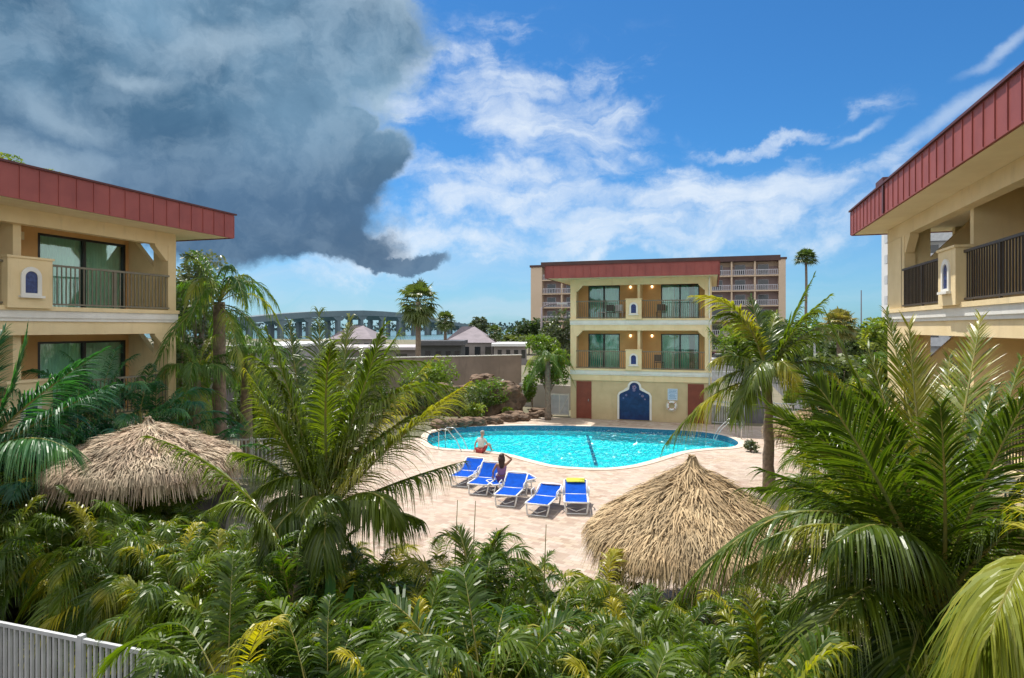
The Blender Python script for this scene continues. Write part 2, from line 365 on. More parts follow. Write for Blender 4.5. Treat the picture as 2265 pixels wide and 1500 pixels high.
# the pool is cut out of the ground: ground sheet made as rings round the basin instead of one n-gon
POOLPX = [(944, 972), (957, 957), (1000, 949), (1060, 945), (1130, 943), (1200, 943), (1270, 944), (1340, 946), (1400, 949), (1460, 952), (1520, 955),
          (1570, 960), (1606, 967), (1628, 976), (1634, 984), (1618, 991), (1570, 994), (1515, 1000), (1470, 1012), (1430, 1024), (1390, 1033), (1340, 1038),
          (1280, 1037), (1225, 1032), (1175, 1020), (1130, 1008), (1085, 1001), (1030, 997), (975, 993), (950, 985)]
WZ = -0.09
pool_raw = [G(x, y, -0.02) for x, y in POOLPX]
def catmull(pts, k=4):
    out = []; n = len(pts)
    for i in range(n):
        a, b, c_, d = pts[i-1], pts[i], pts[(i+1) % n], pts[(i+2) % n]
        for j in range(k):
            t = j/k
            out.append(0.5*((2*b)+(-a+c_)*t+(2*a-5*b+4*c_-d)*t*t+(-a+3*b-3*c_+d)*t**3))
    return out
pool = catmull(pool_raw, 4)
pc = sum(pool, Vector())/len(pool)
def ringmesh(inner, outer, z):
    n = len(inner); m_ = MB()
    m_.add([(p.x, p.y, z) for p in inner]+[(p.x, p.y, z) for p in outer], [(i, i+n, (i+1) % n+n, (i+1) % n) for i in range(n)], 0)
    return m_
def offset(pts, d):
    n = len(pts); out = []
    for i in range(n):
        t = (pts[(i+1) % n]-pts[i-1]); nn = Vector((t.y, -t.x, 0)).normalized()
        out.append(pts[i]+nn*d)
    # orientation check
    return out
area = sum(pool[i].x*pool[(i+1) % len(pool)].y-pool[(i+1) % len(pool)].x*pool[i].y for i in range(len(pool)))
sg = 1 if area > 0 else -1
import bmesh
def sheet_with_hole(name, outer, hole, z, m_, kind='structure'):
    bm = bmesh.new()
    ov = [bm.verts.new((x, y, z)) for x, y in outer]; hv = [bm.verts.new((p.x, p.y, z)) for p in hole]
    es = [bm.edges.new((ov[i], ov[(i+1) % len(ov)])) for i in range(len(ov))]+[bm.edges.new((hv[i], hv[(i+1) % len(hv)])) for i in range(len(hv))]
    bmesh.ops.triangle_fill(bm, edges=es, use_beauty=True, use_dissolve=False)
    bmesh.ops.recalc_face_normals(bm, faces=bm.faces)
    for f in bm.faces:
        if f.normal.z < 0: f.normal_flip()
    me = bpy.data.meshes.new(name); bm.to_mesh(me); bm.free(); me.materials.append(m_)
    o = bpy.data.objects.new(name, me); COL.objects.link(o); tag(o, kind=kind); return o
M['ground'] = mat('sandy_ground', (0.20, 0.17, 0.12), (0.12, 0.12, 0.07), 0.3, 0.95, 0.3, 6)
M['soil'] = mat('mulch_soil', (0.06, 0.042, 0.028), (0.035, 0.03, 0.018), 2.5, 0.95, 0.6, 14)
M['asphalt'] = mat('asphalt', (0.11, 0.105, 0.11), (0.075, 0.072, 0.075), 0.4, 0.9, 0.2, 30)
gr = sheet_with_hole('ground', [(-400, -60), (900, -60), (900, 2500), (90, 2500), (-40, 240), (-400, 235)], pool, 0.0, M['ground'])
deck = sheet_with_hole('pool_deck', [(-10.5, 11.2), (-4.0, 10.0), (1.2, 9.6), (4.4, 11.0), (4.4, 22.6), (6, 24), (6, 35.2), (3.0, 35.55), (-9.2, 35.55), (-11.0, 33.2), (-13.0, 30), (-13.6, 24), (-13, 16)], pool, 0.005, M['paver'])
cop = ringmesh(offset(pool, 0.0), offset(pool, 0.32*sg), 0.03)
ino = offset(pool, -0.02*sg)
n = len(pool)
cop.add([(p.x, p.y, 0.03) for p in ino]+[(p.x, p.y, 0.03) for p in pool], [(i, i+n, (i+1) % n+n, (i+1) % n) for i in range(n)], 0)
out_ = offset(pool, 0.32*sg)
cop.add([(p.x, p.y, 0.03) for p in out_]+[(p.x, p.y, 0.0) for p in out_], [(i, i+n, (i+1) % n+n, (i+1) % n) for i in range(n)], 0)
cop.build('pool_coping', M['coping']).__setitem__('kind', 'structure')
b_ = MB(); zs = [0.03, -0.22]
b_.add([(p.x, p.y, 0.03) for p in ino]+[(p.x, p.y, -0.25) for p in ino], [(i, i+n, (i+1) % n+n, (i+1) % n) for i in range(n)], 0)
tag(b_.build('pool_tile_band', M['tile']), kind='structure')
b_ = MB(); b_.add([(p.x, p.y, -0.25) for p in ino]+[(p.x, p.y, -0.45) for p in ino], [(i, i+n, (i+1) % n+n, (i+1) % n) for i in range(n)], 0)
b_.add([(p.x, p.y, -0.45) for p in ino], [tuple(range(n))], 0)
tag(b_.build('pool_basin', M['plaster']), kind='structure')
b_ = MB(); a0, a1 = G(1296, 953, -0.44), G(1319, 1030, -0.44)
dd = (a1-a0).normalized(); sd = Vector((-dd.y, dd.x, 0))*0.075
b_.add([a0-sd, a1-sd, a1+sd, a0+sd], [(0, 1, 2, 3)], 0)
tag(b_.build('pool_lane_stripe', M['tile']), kind='structure')
# water: a real gently rippled sheet
wme = MB(); wme.add([(p.x, p.y, WZ) for p in ino], [tuple(range(n))], 0)
tag(wme.build('pool_water', M['water']), kind='structure')
b_ = MB(); b_.add([(-4000, 200, -1.0), (600, 200, -1.0), (600, 4500, -1.0), (-4000, 4500, -1.0)], [(0, 1, 2, 3)], 0)
tag(b_.build('bay_water', M['sea']), kind='structure')
b_ = MB(); b_.add([(-24, -4, 0.004), (14, -4, 0.004), (14, 8.8, 0.004), (4.5, 11.3, 0.004), (1.2, 9.9, 0.004), (-4.0, 10.3, 0.004), (-10.5, 11.5, 0.004), (-15, 17, 0.004), (-24, 17, 0.004)], [tuple(range(9))], 0)
o = b_.build('planting_bed', M['soil']); o.location.z = 0.006; tag(o, kind='structure')
b_ = MB(); b_.add([(5, 40, 0), (60, 40, 0), (60, 105, 0), (-14, 105, 0), (-14, 62, 0), (5, 62, 0)], [tuple(range(6))], 0)
o = b_.build('parking_lot', M['asphalt']); o.location.z = 0.006; tag(o, kind='structure')
# ------------------------------------------------------------------ buildings
def arch_poly(cx, z0, w, h, k=10):
    pts = [(cx-w/2, z0), (cx+w/2, z0)]
    zc = z0+h-w/2
    for i in range(k+1):
        a = math.pi*i/k; pts.append((cx+w/2*math.cos(a), zc+w/2*math.sin(a)))
    return pts
def curtain_mesh(x0, x1, y, z0, z1, step=0.09, amp=0.02):
    m_ = MB(); n_ = max(2, int((x1-x0)/step*2)); vs = []
    for i in range(n_+1):
        x = x0+(x1-x0)*i/n_; yy = y+amp*(1 if i % 2 else -1)
        vs += [(x, yy, z0), (x, yy, z1)]
    m_.add(vs, [(2*i, 2*i+2, 2*i+3, 2*i+1) for i in range(n_)], 0); return m_

FL2, FL3, SOF, RTOP = 2.80, 5.62, 7.93, 8.62
def slider(root, x0, x1, z0, z1, y, drapes):
    """sliding door in the recessed wall: glass > frame, curtain"""
    gl = MB(); gl.box(x0+0.05, x1-0.05, y+0.03, y+0.045, z0+0.05, z1-0.05); go = gl.build('sliding_door', M['glass'], root)
    f = MB(); t = 0.055
    f.box(x0, x1, y-0.03, y+0.08, z1-t, z1); f.box(x0, x1, y-0.03, y+0.08, z0, z0+t)
    f.box(x0, x0+t, y-0.03, y+0.08, z0+t, z1-t); f.box(x1-t, x1, y-0.03, y+0.08, z0+t, z1-t)
    xm = (x0+x1)/2; f.box(xm-0.04, xm+0.04, y-0.028, y+0.078, z0+t, z1-t)
    f.build('frame', M['dframe'], go)
    for a, b, mm in drapes:
        c_ = curtain_mesh(x0+(x1-x0)*a, x0+(x1-x0)*b, y+0.16, z0+0.03, z1-0.02); c_.build('curtain', M[mm], go)
def railing(root, x0, x1, z, y=-0.08, h=1.05, colr='rail'):
    if root is right: colr = 'rail_shaded'
    r = MB(); r.box(x0, x1, y-0.025, y+0.025, z+h-0.05, z+h); r.box(x0, x1, y-0.02, y+0.02, z+0.08, z+0.12)
    n_ = max(1, int(round((x1-x0)/0.115)))
    for i in range(1, n_):
        x = x0+(x1-x0)*i/n_; r.box(x-0.011, x+0.011, y-0.011, y+0.011, z+0.12, z+h-0.05)
    r.box((x0+x1)/2-0.022, (x0+x1)/2+0.022, y-0.024, y+0.024, z, z+h-0.05)
    r.build('railing', M[colr], root)
def niche(root, cx, z, w=0.95, h=1.12):
    p = MB(); p.box(cx-w/2, cx+w/2, -0.24, 0.04, z, z+h); p.box(cx-w/2-0.03, cx+w/2+0.03, -0.27, 0.06, z+h, z+h+0.05)
    po = p.build('niche_panel', M['cream'], root)
    f = MB(); out = arch_poly(cx, z+0.28, 0.46, 0.66); inn = arch_poly(cx, z+0.34, 0.28, 0.50)
    n_ = len(out); vs = [(a, -0.275, b) for a, b in out]+[(a, -0.275, b) for a, b in inn]+[(a, -0.238, b) for a, b in out]+[(a, -0.238, b) for a, b in inn]
    fs = []
    for i in range(n_):
        j = (i+1) % n_; fs += [(i, j, j+n_, i+n_), (i+2*n_, j+2*n_, j, i), (i+n_, j+n_, j+3*n_, i+3*n_)]
    f.add(vs, fs, 0); f.box(cx-0.27, cx+0.27, -0.33, -0.24, z+0.23, z+0.282)
    f.build('niche_frame', M['trim'], po)
    t = MB(); t.prism(inn, -0.252, -0.238, 'y'); t.build('niche_tile', M['mosaic'], po)
M['mosaic'] = mat('dark_blue_mosaic', (0.010, 0.018, 0.085), (0.03, 0.06, 0.20), 22, 0.25)
def bay_block(root, cols, parts, panels, open_end=None, top='roof', depth=8.5, ground_open=True, sliders=None, doorw=2.6, seamstep=0.42, ext0=1.2, ext1=1.2, ovh=1.1, zfl=(FL2, FL3)):
    pass

def wing(name, loc, rz, L, label, bays, ends, ground='open', ovh=1.1, e0=1.15, e1=1.15, depth=9.0, rec=1.5, wallc='ochre', openings=()):
    """local frame: x along the facade 0..L, facade plane y=0, outside is -y.
       bays: list of (x0, x1, door_x0, door_x1, drapes) ; ends: x of columns; panels between"""
    root = empty(name, loc, rz, label, 'building')
    # slabs with ledge, white band, beam
    for z in (FL2, FL3):
        s = MB(); s.box(0, L, 0.0, depth, z-0.24, z); s.box(-0.02, L+0.02, -0.16, 0.0, z-0.03, z+0.07); s.box(0, L, -0.10, 0.14, z-0.62, z-0.24) if 0 else None
        s.build('floor_slab', M['cream'], root)
        b1 = MB(); b1.box(-0.01, L+0.01, -0.12, 0.0, z-0.20, z-0.03); b1.box(-0.015, L+0.015, -0.09, 0.0, z-0.28, z-0.20); b1.build('white_band', M['trim'], root)
        b2 = MB(); b2.box(0, L, -0.05, 0.20, z-0.60, z-0.28); b2.build('beam', M['cream'], root)
    b2 = MB(); b2.box(0, L, -0.05, 0.20, SOF-0.36, SOF-0.004); b2.build('beam', M['cream'], root)
    # roof
    r = MB(); r.box(-e0+0.02, L+e1-0.02, -ovh+0.02, depth+0.3, SOF+0.02, RTOP-0.12); ro = r.build('roof', M['roofgrey'], root)
    s = MB(); s.box(-e0+0.04, L+e1-0.04, -ovh+0.04, depth, SOF, SOF+0.019)
    s.build('soffit', M['soffit'], ro)
    f = MB(); T = 0.05
    f.box(-e0, L+e1, -ovh-T, -ovh, SOF-0.02, RTOP); f.box(-e0-T, -e0, -ovh, depth+0.3, SOF-0.02, RTOP); f.box(L+e1, L+e1+T, -ovh, depth+0.3, SOF-0.02, RTOP)
    x = -e0
    while x < L+e1:
        f.box(x-0.009, x+0.009, -ovh-T-0.018, -ovh-T, SOF, RTOP-0.02); x += 0.42
    y = -ovh
    while y < depth:
        f.box(-e0-T-0.028, -e0-T, y-0.012, y+0.012, SOF, RTOP-0.02); f.box(L+e1+T, L+e1+T+0.028, y-0.012, y+0.012, SOF, RTOP-0.02); y += 0.42
    f.build('fascia', M['red'], ro)
    cp = MB(); cp.box(-e0-T-0.04, L+e1+T+0.04, -ovh-T-0.05, -ovh+0.08, RTOP, RTOP+0.045)
    cp.box(-e0-T-0.04, -e0+0.08, -ovh+0.08, depth, RTOP, RTOP+0.045); cp.box(L+e1-0.08, L+e1+T+0.04, -ovh+0.08, depth, RTOP, RTOP+0.045)
    cp.build('roof_cap', M['darkred'], ro)
    # outer walls
    w = MB(); w.box(0, L, depth-0.2, depth, 0, SOF-0.004); w.box(0.0, 0.2, rec+0.02, depth-0.2, 0, SOF-0.004); w.box(L-0.2, L, rec+0.02, depth-0.2, 0, SOF-0.004)
    w.build('outer_wall', M['cream'], root)
    return root
def storey(root, L, z, ztop, bays, rec=1.5, wall='ochre', pier0=0.0, pier1=0.0, lamps=True, rails='rail'):
    """one open balcony storey. bays: dict(x0,x1,d0,d1,drapes) between column/partition lines"""
    dt = z+2.02
    w = MB(); xs = []
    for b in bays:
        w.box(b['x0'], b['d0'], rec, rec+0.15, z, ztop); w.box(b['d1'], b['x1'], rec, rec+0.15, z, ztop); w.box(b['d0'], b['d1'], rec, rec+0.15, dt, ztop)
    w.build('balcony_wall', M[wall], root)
    rm = MB()
    for b in bays:
        slider(root, b['d0'], b['d1'], z, dt, rec+0.02, b['drapes'])
def partition(root, x, z, ztop, rec=1.5, cut=True, m_='cream'):
    p = MB()
    if cut:
        h = ztop-z; yA, yB = 0.55, rec-0.05
        # wall with a triangular opening under the ceiling: built as three solid pieces
        p.prism([(0.2, z), (rec, z), (rec, ztop), (yB, ztop), (yA, ztop-0.95), (yA, z+0.0), ], x-0.09, x+0.09, 'x')
        p.box(x-0.088, x+0.088, 0.2, yA, z, ztop)
    else:
        p.box(x-0.09, x+0.09, 0.2, rec, z, ztop)
    p.build('partition_wall', M[m_], root)
def bracket(root, x, ztop, sgn, y0=-0.04, y1=0.16, s=0.34):
    b = MB(); b.prism([(x, ztop), (x+sgn*s, ztop), (x+sgn*s*0.95, ztop-0.07), (x+sgn*0.05, ztop-s), (x, ztop-s)], y0, y1, 'y'); b.build('bracket', M['trim'] if 0 else M['cream'], root)
def wall_lamp(root, x, z, y):
    b = MB(); b.box(x-0.05, x+0.05, y-0.06, y, z+0.05, z+0.10); lo = b.build('wall_lamp', M['dframe'], root)
    g_ = MB(); g_.lathe([(0.01, -0.10), (0.055, -0.06), (0.07, 0.0), (0.05, 0.06), (0.005, 0.07)], (x, y-0.09, z), 10); g_.build('lamp_globe', M['glow'], lo, True)

right = None
M['rail_shaded'] = mat('shaded_rail_paint', (0.07, 0.055, 0.045), (0.05, 0.04, 0.033), 5, 0.5)  # darker rail copy: balcony shade of the right block put into the colour
ztops = {FL2: FL3-0.26, FL3: SOF-0.004}
# --- middle building
ML = 7.7; MY = 35.6; MX = -7.78
mid = wing('balcony_building', (MX, MY, 0), 0, ML, 'tan three storey block behind the pool with a blue arched mural', None, None, e0=1.1, e1=0.35, ovh=1.35)
M['blind'] = M['curtain']
midb = [dict(x0=0.18, x1=ML/2, d0=0.75, d1=2.60, drapes=[(0.02, 0.46, 'tealc'), (0.50, 0.98, 'curtain')]), dict(x0=ML/2, x1=ML-0.18, d0=4.95, d1=7.05, drapes=[(0.02, 0.34, 'curtain'), (0.36, 0.74, 'tealc'), (0.88, 0.98, 'tealc')])]
for z in (FL2, FL3):
    storey(mid, ML, z, ztops[z], midb)
    bt = (FL3-0.60) if z == FL2 else SOF-0.36
    for x0, x1 in ((0.0, 0.34), (ML-0.34, ML)):
        c_ = MB(); c_.box(x0, x1, -0.05, 0.26, z+0.07, bt); c_.build('column', M['cream'], mid)
        c_ = MB(); c_.box((x0 if x0 == 0 else x1-0.14), (0.14 if x0 == 0 else x1), 0.26, 1.5, z, ztops[z]); c_.build('partition_wall', M['cream'], mid)
    bracket(mid, 0.34, bt, 1); bracket(mid, ML-0.34, bt, -1)
    p = MB(); p.box(ML/2-0.07, ML/2+0.07, 0.06, 1.5, z, ztops[z]); p.build('partition_wall', M['cream'], mid)
    niche(mid, ML/2-0.25, z+0.02, 0.86, 1.10)
    railing(mid, 0.34, ML/2-0.70, z+0.03); railing(mid, ML/2+0.20, ML-0.34, z+0.03)
    wall_lamp(mid, ML/2-0.62, z+1.92, 1.5); wall_lamp(mid, ML/2+0.60, z+1.92, 1.5)
# ground floor wall with door recesses and the mural
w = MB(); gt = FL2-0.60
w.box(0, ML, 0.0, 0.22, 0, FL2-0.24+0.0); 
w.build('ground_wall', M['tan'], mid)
for x0, x1, lb in ((0.42, 1.14, None), (6.55, 7.25, None)):
    d = MB(); d.box(x0, x1, -0.035, -0.001, 0.03, 2.05, 0); do = d.build('door', M['brown'], mid)
    f = MB(); f.box(x0-0.07, x0, -0.05, -0.001, 0, 2.13); f.box(x1, x1+0.07, -0.05, -0.001, 0, 2.13); f.box(x0, x1, -0.05, -0.001, 2.05, 2.13)
    for zz in (0.5, 1.0, 1.5): f.box(x0+0.06, x1-0.06, -0.042, -0.036, zz, zz+0.03)
    f.build('door_frame', M['brown'], do)
    h = MB(); h.tube([(x1-0.1, -0.08, 1.0), (x1-0.1, -0.08, 1.14)], 0.014); h.build('door_handle', M['steel'], do)
def mural_poly(cx, w, zs, g=0.0):
    pts = [(cx-w/2-g, 0.06), (cx+w/2+g, 0.06), (cx+w/2+g, 1.40)]
    pts += [(cx+w/2-0.06+g*.7, 1.50+g*.7), (cx+w/2-0.30+g*.4, 1.62+g*.9), (cx+0.42+g, 1.66+g), (cx+0.29+g, 1.74+g)]
    for i in range(9):
        a = math.pi*i/8; pts.append((cx+(0.27+g)*math.cos(a), 1.86+(0.27+g)*math.sin(a)))
    pts += [(cx-0.29-g, 1.74+g), (cx-0.42-g, 1.66+g), (cx-w/2+0.30-g*.4, 1.62+g*.9), (cx-w/2+0.06-g*.7, 1.50+g*.7), (cx-w/2-g, 1.40)]
    return pts
mc = 3.62
m_ = MB(); m_.prism(mural_poly(mc, 1.66, 0, 0.11), -0.05, -0.001, 'y'); mo = m_.build('mural_frame', M['trim'], mid)
M['mural'] = mat('deep_blue_mural', (0.010, 0.042, 0.15), (0.006, 0.020, 0.085), 3.0, 0.3)
m_ = MB(); m_.prism(mural_poly(mc, 1.66, 0), -0.058, -0.051, 'y'); m_.build('blue_mural', M['mural'], mo)
M['flower'] = mat('mural_flower', (0.25, 0.16, 0.24), (0.10, 0.15, 0.35), 8, 0.4)
fl = MB()
for cx_, cz_, rr in [(mc, 1.86, 0.13), (mc-0.02, 1.70, 0.08), (mc-0.45, 1.42, 0.07), (mc+0.45, 1.40, 0.08), (mc-0.6, 1.25, 0.05), (mc+0.30, 1.50, 0.05), (mc+0.58, 1.22, 0.05)]:
    for k in range(5):
        a = k*1.256; fl.lathe([(0.001, 0)], (0, 0, 0), 3) if 0 else None
        x, z_ = cx_+rr*0.6*math.cos(a), cz_+rr*0.6*math.sin(a)
        fl.prism([(x+rr*0.42*math.cos(q*1.047), z_+rr*0.42*math.sin(q*1.047)) for q in range(6)], -0.0635-0.0005*k, -0.059, 'y')
fl.build('painted_flowers', M['flower'], mo)
dp = MB(); dp.tube([(ML-0.10, -0.10, 0.1), (ML-0.10, -0.10, 7.4), (ML-0.10, -0.3, 7.7), (ML-0.10, -0.3, 7.9)], 0.035, 8); dp.build('downpipe', M['trim'], mid, True)
# pool sign and lifebuoy hang on the wall
sg_ = MB(); sg_.box(5.42, 5.94, MY and -0.035, -0.002, 1.22, 1.84)
M['sign'] = mat('pale_blue_sign', (0.50, 0.62, 0.74), (0.44, 0.56, 0.70), 5, 0.5)
so = empty('pool_sign', (MX, MY, 0), 0, 'pale blue and white notice board on the tan wall above the life ring', 'sign')
sg_.build('sign_board', M['sign'], so)
tx = MB()
for i, (zz, ww) in enumerate([(1.76, .40), (1.68, .34), (1.60, .42), (1.50, .24), (1.44, .38), (1.38, .30), (1.31, .40)]):
    x = 5.68-ww/2
    while x < 5.68+ww/2:
        l = random.uniform(0.03, 0.07); tx.box(x, x+l, -0.04, -0.0355, zz, zz+0.03); x += l+0.02
tx.build('sign_lettering', M['tile'] if 0 else mat('sign_ink', (0.10, 0.22, 0.42)), so)
lr = empty('life_ring', (MX+5.64, MY-0.09, 0.92), 0, 'white life ring hanging on the tan wall beside the blue mural', 'life ring')
t_ = MB(); t_.tube([(0.21*math.cos(a*math.pi/12), 0, 0.21*math.sin(a*math.pi/12)) for a in range(25)], 0.055, 8, False); t_.build('ring', M['whitepl'], lr, True)
t_ = MB()
for q in range(4):
    a = q*math.pi/2+0.78
    t_.tube([(0.21*math.cos(a+d_), 0, 0.21*math.sin(a+d_)) for d_ in (-0.13, 0, 0.13)], 0.058, 8, False)
t_.build('grab_band', mat('faded_orange_band', (0.55, 0.26, 0.14)), lr, True)
t_ = MB(); t_.tube([(0.30*math.cos(a*math.pi/12), -0.03, 0.30*math.sin(a*math.pi/12)+0.02*math.cos(a*2.1)) for a in range(25)], 0.008, 5, False); t_.build('rope', M['trim'], lr)

# --- left building (facade faces +X); local x runs away from the camera
LL = 26.0
left = wing('balcony_building', (-15.1, 14.75-LL, 0), R(90), LL, 'cream and ochre block with a shaded dark red roof edge, at the left', None, None, e0=1.0, e1=1.1, ovh=1.1)
right = None
def side_wing(root, L, firstcol, panelx, pitch, flip, drapes, cutz=True):
    """columns at firstcol +- k*2*pitch, niche panels halfway"""
    for z in (FL2, FL3, 0.0):
        zt = ztops.get(z, FL2-0.26); bt = {FL2: FL3-0.60, FL3: SOF-0.36, 0.0: FL2-0.60}[z]
        zz = max(z, 0.01)
        bays = []; k = 0; x = firstcol
        edges = []
        while 0 <= x+flip*pitch <= L and 0 <= x <= L and k < 5:
            a, b = (x, x+flip*pitch) if flip > 0 else (x+flip*pitch, x)
            # door sits next to the column side, mirrored every other bay
            w_ = pitch
            near_col = (k % 2 == 0)
            colside = x if near_col else x+flip*pitch
            d_in = colside+flip*(0.20 if near_col else -0.20); d_out = colside+flip*(2.75 if near_col else -2.75)
            d0, d1 = sorted((d_in, d_out))
            bays.append(dict(x0=a+0.001, x1=b-0.001, d0=d0, d1=d1, drapes=drapes))
            edges.append((x, near_col)); x += flip*pitch; k += 1
        storey(root, L, zz, zt, bays)
        for (xe, col) in edges+[(x, not edges[-1][1])]:
            if col:
                c_ = MB(); hw = 0.14
                x0 = max(0, xe-hw); x1 = min(L, xe+hw)
                c_.box(x0, x1, -0.05, 0.20, zz+0.0701 if z else 0, bt); c_.build('column', M['cream'], root)
                partition(root, min(max(xe, 0.1), L-0.1), zz, zt, cut=(True))
                if xe-hw > 0.5: bracket(root, xe-hw, bt, -1, s=0.45)
                if xe+hw < L-0.5: bracket(root, xe+hw, bt, 1, s=0.45)
            else:
                partition(root, xe, zz, zt, cut=False)
                if z: niche(root, xe, zz+0.02, 1.0, 1.12)
                else:
                    niche(root, xe, zz+0.02, 1.0, 1.12)
        for i, (xe, col) in enumerate(edges):
            xn = xe+flip*pitch
            a = xe+flip*(0.14 if col else 0.5); b = xn-flip*(0.5 if col else 0.14)
            a, b = sorted((a, b)); railing(root, a, b, zz+0.03)
        for b in bays:
            cx_ = b['d0']-0.45 if (b['d0']-b['x0']) > (b['x1']-b['d1']) else b['d1']+0.45
            fx = MB(); fx.box(cx_-0.06, cx_+0.06, 1.42, 1.499, zz+1.78, zz+1.98); fx.build('wall_lamp', M['soffit'], root)
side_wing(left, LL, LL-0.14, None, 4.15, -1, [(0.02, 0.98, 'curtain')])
# roof clutter of the left building: a raised cap and weeds in the gutter
cp = MB(); cp.box(0, LL-6.6, -1.0, -0.6, RTOP+0.045, RTOP+0.16); cp.build('raised_roof_edge', M['darkred'], left)

# --- right building (facade faces -X); local x runs toward the camera
RL = 24.0
right = wing('balcony_building', (4.75, 20.24, 0), R(-90), RL, 'cream block with a sunlit red roof edge, at the right', None, None, e0=0.70, e1=1.0, ovh=0.80)
pw = MB(); pw.box(0, 1.40, -0.05, 0.30, 0, FL2-0.605); pw.box(0, 1.40, -0.05, 0.30, FL2+0.0701, FL3-0.605); pw.box(0, 1.40, -0.05, 0.30, FL3+0.0701, SOF-0.365)
pw.build('end_pier', M['cream'], right)
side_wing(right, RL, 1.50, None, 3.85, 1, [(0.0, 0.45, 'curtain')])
cp = MB(); cp.box(2.2, 2.9, -0.83, -0.3, RTOP+0.045, RTOP+0.22); cp.box(2.9, 3.6, -0.7, -0.3, RTOP+0.046, RTOP+0.13); cp.build('roof_scupper', M['darkred'], right)
cp = MB(); cp.box(3.05, 3.18, -0.885, -0.879, SOF, RTOP-0.02); cp.build('fascia_patch', M['darkred'], right)
# ------------------------------------------------------------------ palm fronds
def frond(mb_leaf, mb_rib, P0, P1, P2, n=40, ll=0.5, lw=0.03, start=0.16, vee=0.25, droop=0.35, seg=3, tipang=28, baseang=62, roll=0.0, rr=0.016, jitter=0.12, split=1.0):
    P0, P1, P2 = Vector(P0), Vector(P1), Vector(P2)
    def B(t): return P0*(1-t)**2 + P1*2*t*(1-t) + P2*t*t
    def dB(t): return ((P1-P0)*(1-t)+(P2-P1)*t).normalized()
    hv = Vector((P2.x-P0.x, P2.y-P0.y, 0))
    if hv.length < 1e-3: hv = Vector((1, 0, 0))
    hv.normalize(); Sd = hv.cross(UP)
    K = 9
    mb_rib.tube([B(i/K) for i in range(K+1)], [rr*(1-0.85*i/K) for i in range(K+1)], 5, False, 0.5)
    for i in range(n):
        t = start+(1-start)*(i+0.5)/n
        T = dB(t); N = Sd.cross(T); q = Quaternion(T, roll); Sr = q @ Sd; N = q @ N
        env = math.sin(math.pi*min(1, (0.22+0.80*(t-start)/(1-start))))**0.6
        if t > 0.97: env = max(env, 0.35)
        for sgn in (-1, 1):
            if random.random() > split: continue
            th = R(baseang+(tipang-baseang)*t + random.uniform(-6, 6))
            ph = vee+random.uniform(-jitter, jitter)
            D = T*math.cos(th)+(Sr*sgn*math.cos(ph)+N*math.sin(ph))*math.sin(th)
            D.normalize(); L = ll*env*random.uniform(0.85, 1.1)
            Wd = D.cross(N); Wd.normalize()
            tw = random.uniform(-0.2, 1.1)*sgn; Wd = Wd*math.cos(tw)+N*math.sin(tw)
            Wd = Wd.normalized()
            o = B(t+random.uniform(-.3, .3)/n); dr = droop*random.uniform(0.7, 1.35)
            vs = []; w0 = lw*(0.6+0.4*env)
            for k in range(seg+1):
                s_ = k/seg
                p = o+D*(L*s_*(1-0.25*dr*s_))-UP*(dr*L*s_*s_)
                wk = w0*(0.45+0.9*s_ if s_ < 0.35 else (1-s_)/0.65*0.77+0.02)*0.5*1.4
                vs += [p-Wd*wk, p+Wd*wk]
            mb_leaf.add(vs, [(2*k, 2*k+1, 2*k+3, 2*k+2) for k in range(seg)])
def frond_mesh(leafm, **kw):
    a, b = MB(), MB(); frond(a, b, **kw)
    # leaflets and midrib stay in one mesh with two materials
    o = len(a.v); a.v += b.v; nf = len(a.f); a.f += [tuple(i+o for i in f) for f in b.f]; a.a += b.a
    me = a.mesh('frond', leafm); me.materials.append(kw.get('ribm') or M['stemg'])
    idx = [0]*nf+[1]*(len(a.f)-nf); me.polygons.foreach_set('material_index', idx); return me

def lib(leafm, specs, **common):
    out = []
    for (L, elev, dr) in specs:
        e = R(elev); h = L*0.62
        P1 = (h*math.cos(e), 0, h*math.sin(e)); P2 = (L*0.86*math.cos(e)+L*0.15, 0, L*0.95*math.sin(e)-L*dr)
        out.append(frond_mesh(leafm, P0=(0, 0, 0), P1=P1, P2=P2, **common))
    return out
ARE = dict(n=40, ll=0.60, lw=0.029, vee=0.35, droop=0.65, seg=4, rr=0.009, start=0.20, jitter=0.22, split=0.96)
areca_up = lib(L_ARECA, [(1.9, 78, 0.25), (1.8, 70, 0.35), (2.0, 74, 0.5)], **ARE)
areca_mid = lib(L_ARECA, [(2.0, 58, 0.55), (1.9, 50, 0.65), (2.1, 62, 0.75), (1.9, 54, 0.9), (2.2, 66, 1.0)], **ARE)
areca_low = lib(L_ARECA, [(1.8, 34, 0.7), (1.9, 40, 0.9), (1.7, 25, 0.6)], **ARE)
shade_up = lib(L_SHADE, [(2.4, 78, 0.2), (2.3, 70, 0.25)], **{**ARE, 'll': 0.55, 'lw': 0.04})
shade_mid = lib(L_SHADE, [(2.4, 58, 0.40), (2.5, 48, 0.45)], **{**ARE, 'll': 0.55, 'lw': 0.04})
areca_dead = lib(M['deadleaf'], [(1.5, 5, 0.8), (1.4, -10, 0.7)], **{**ARE, 'n': 34, 'droop': 1.0})
CO = dict(n=84, ll=0.80, lw=0.032, vee=0.10, droop=0.55, seg=4, rr=0.028, start=0.18)
coco_up = lib(L_COCO, [(3.6, 80, 0.12), (3.4, 72, 0.25)], **CO)
coco_mid = lib(L_COCO, [(3.6, 55, 0.40), (3.8, 45, 0.5), (3.5, 62, 0.5)], **CO)
coco_low = lib(L_COCO, [(3.3, 20, 0.45), (3.4, 30, 0.65), (3.2, 5, 0.55)], **{**CO, 'droop': 0.8})
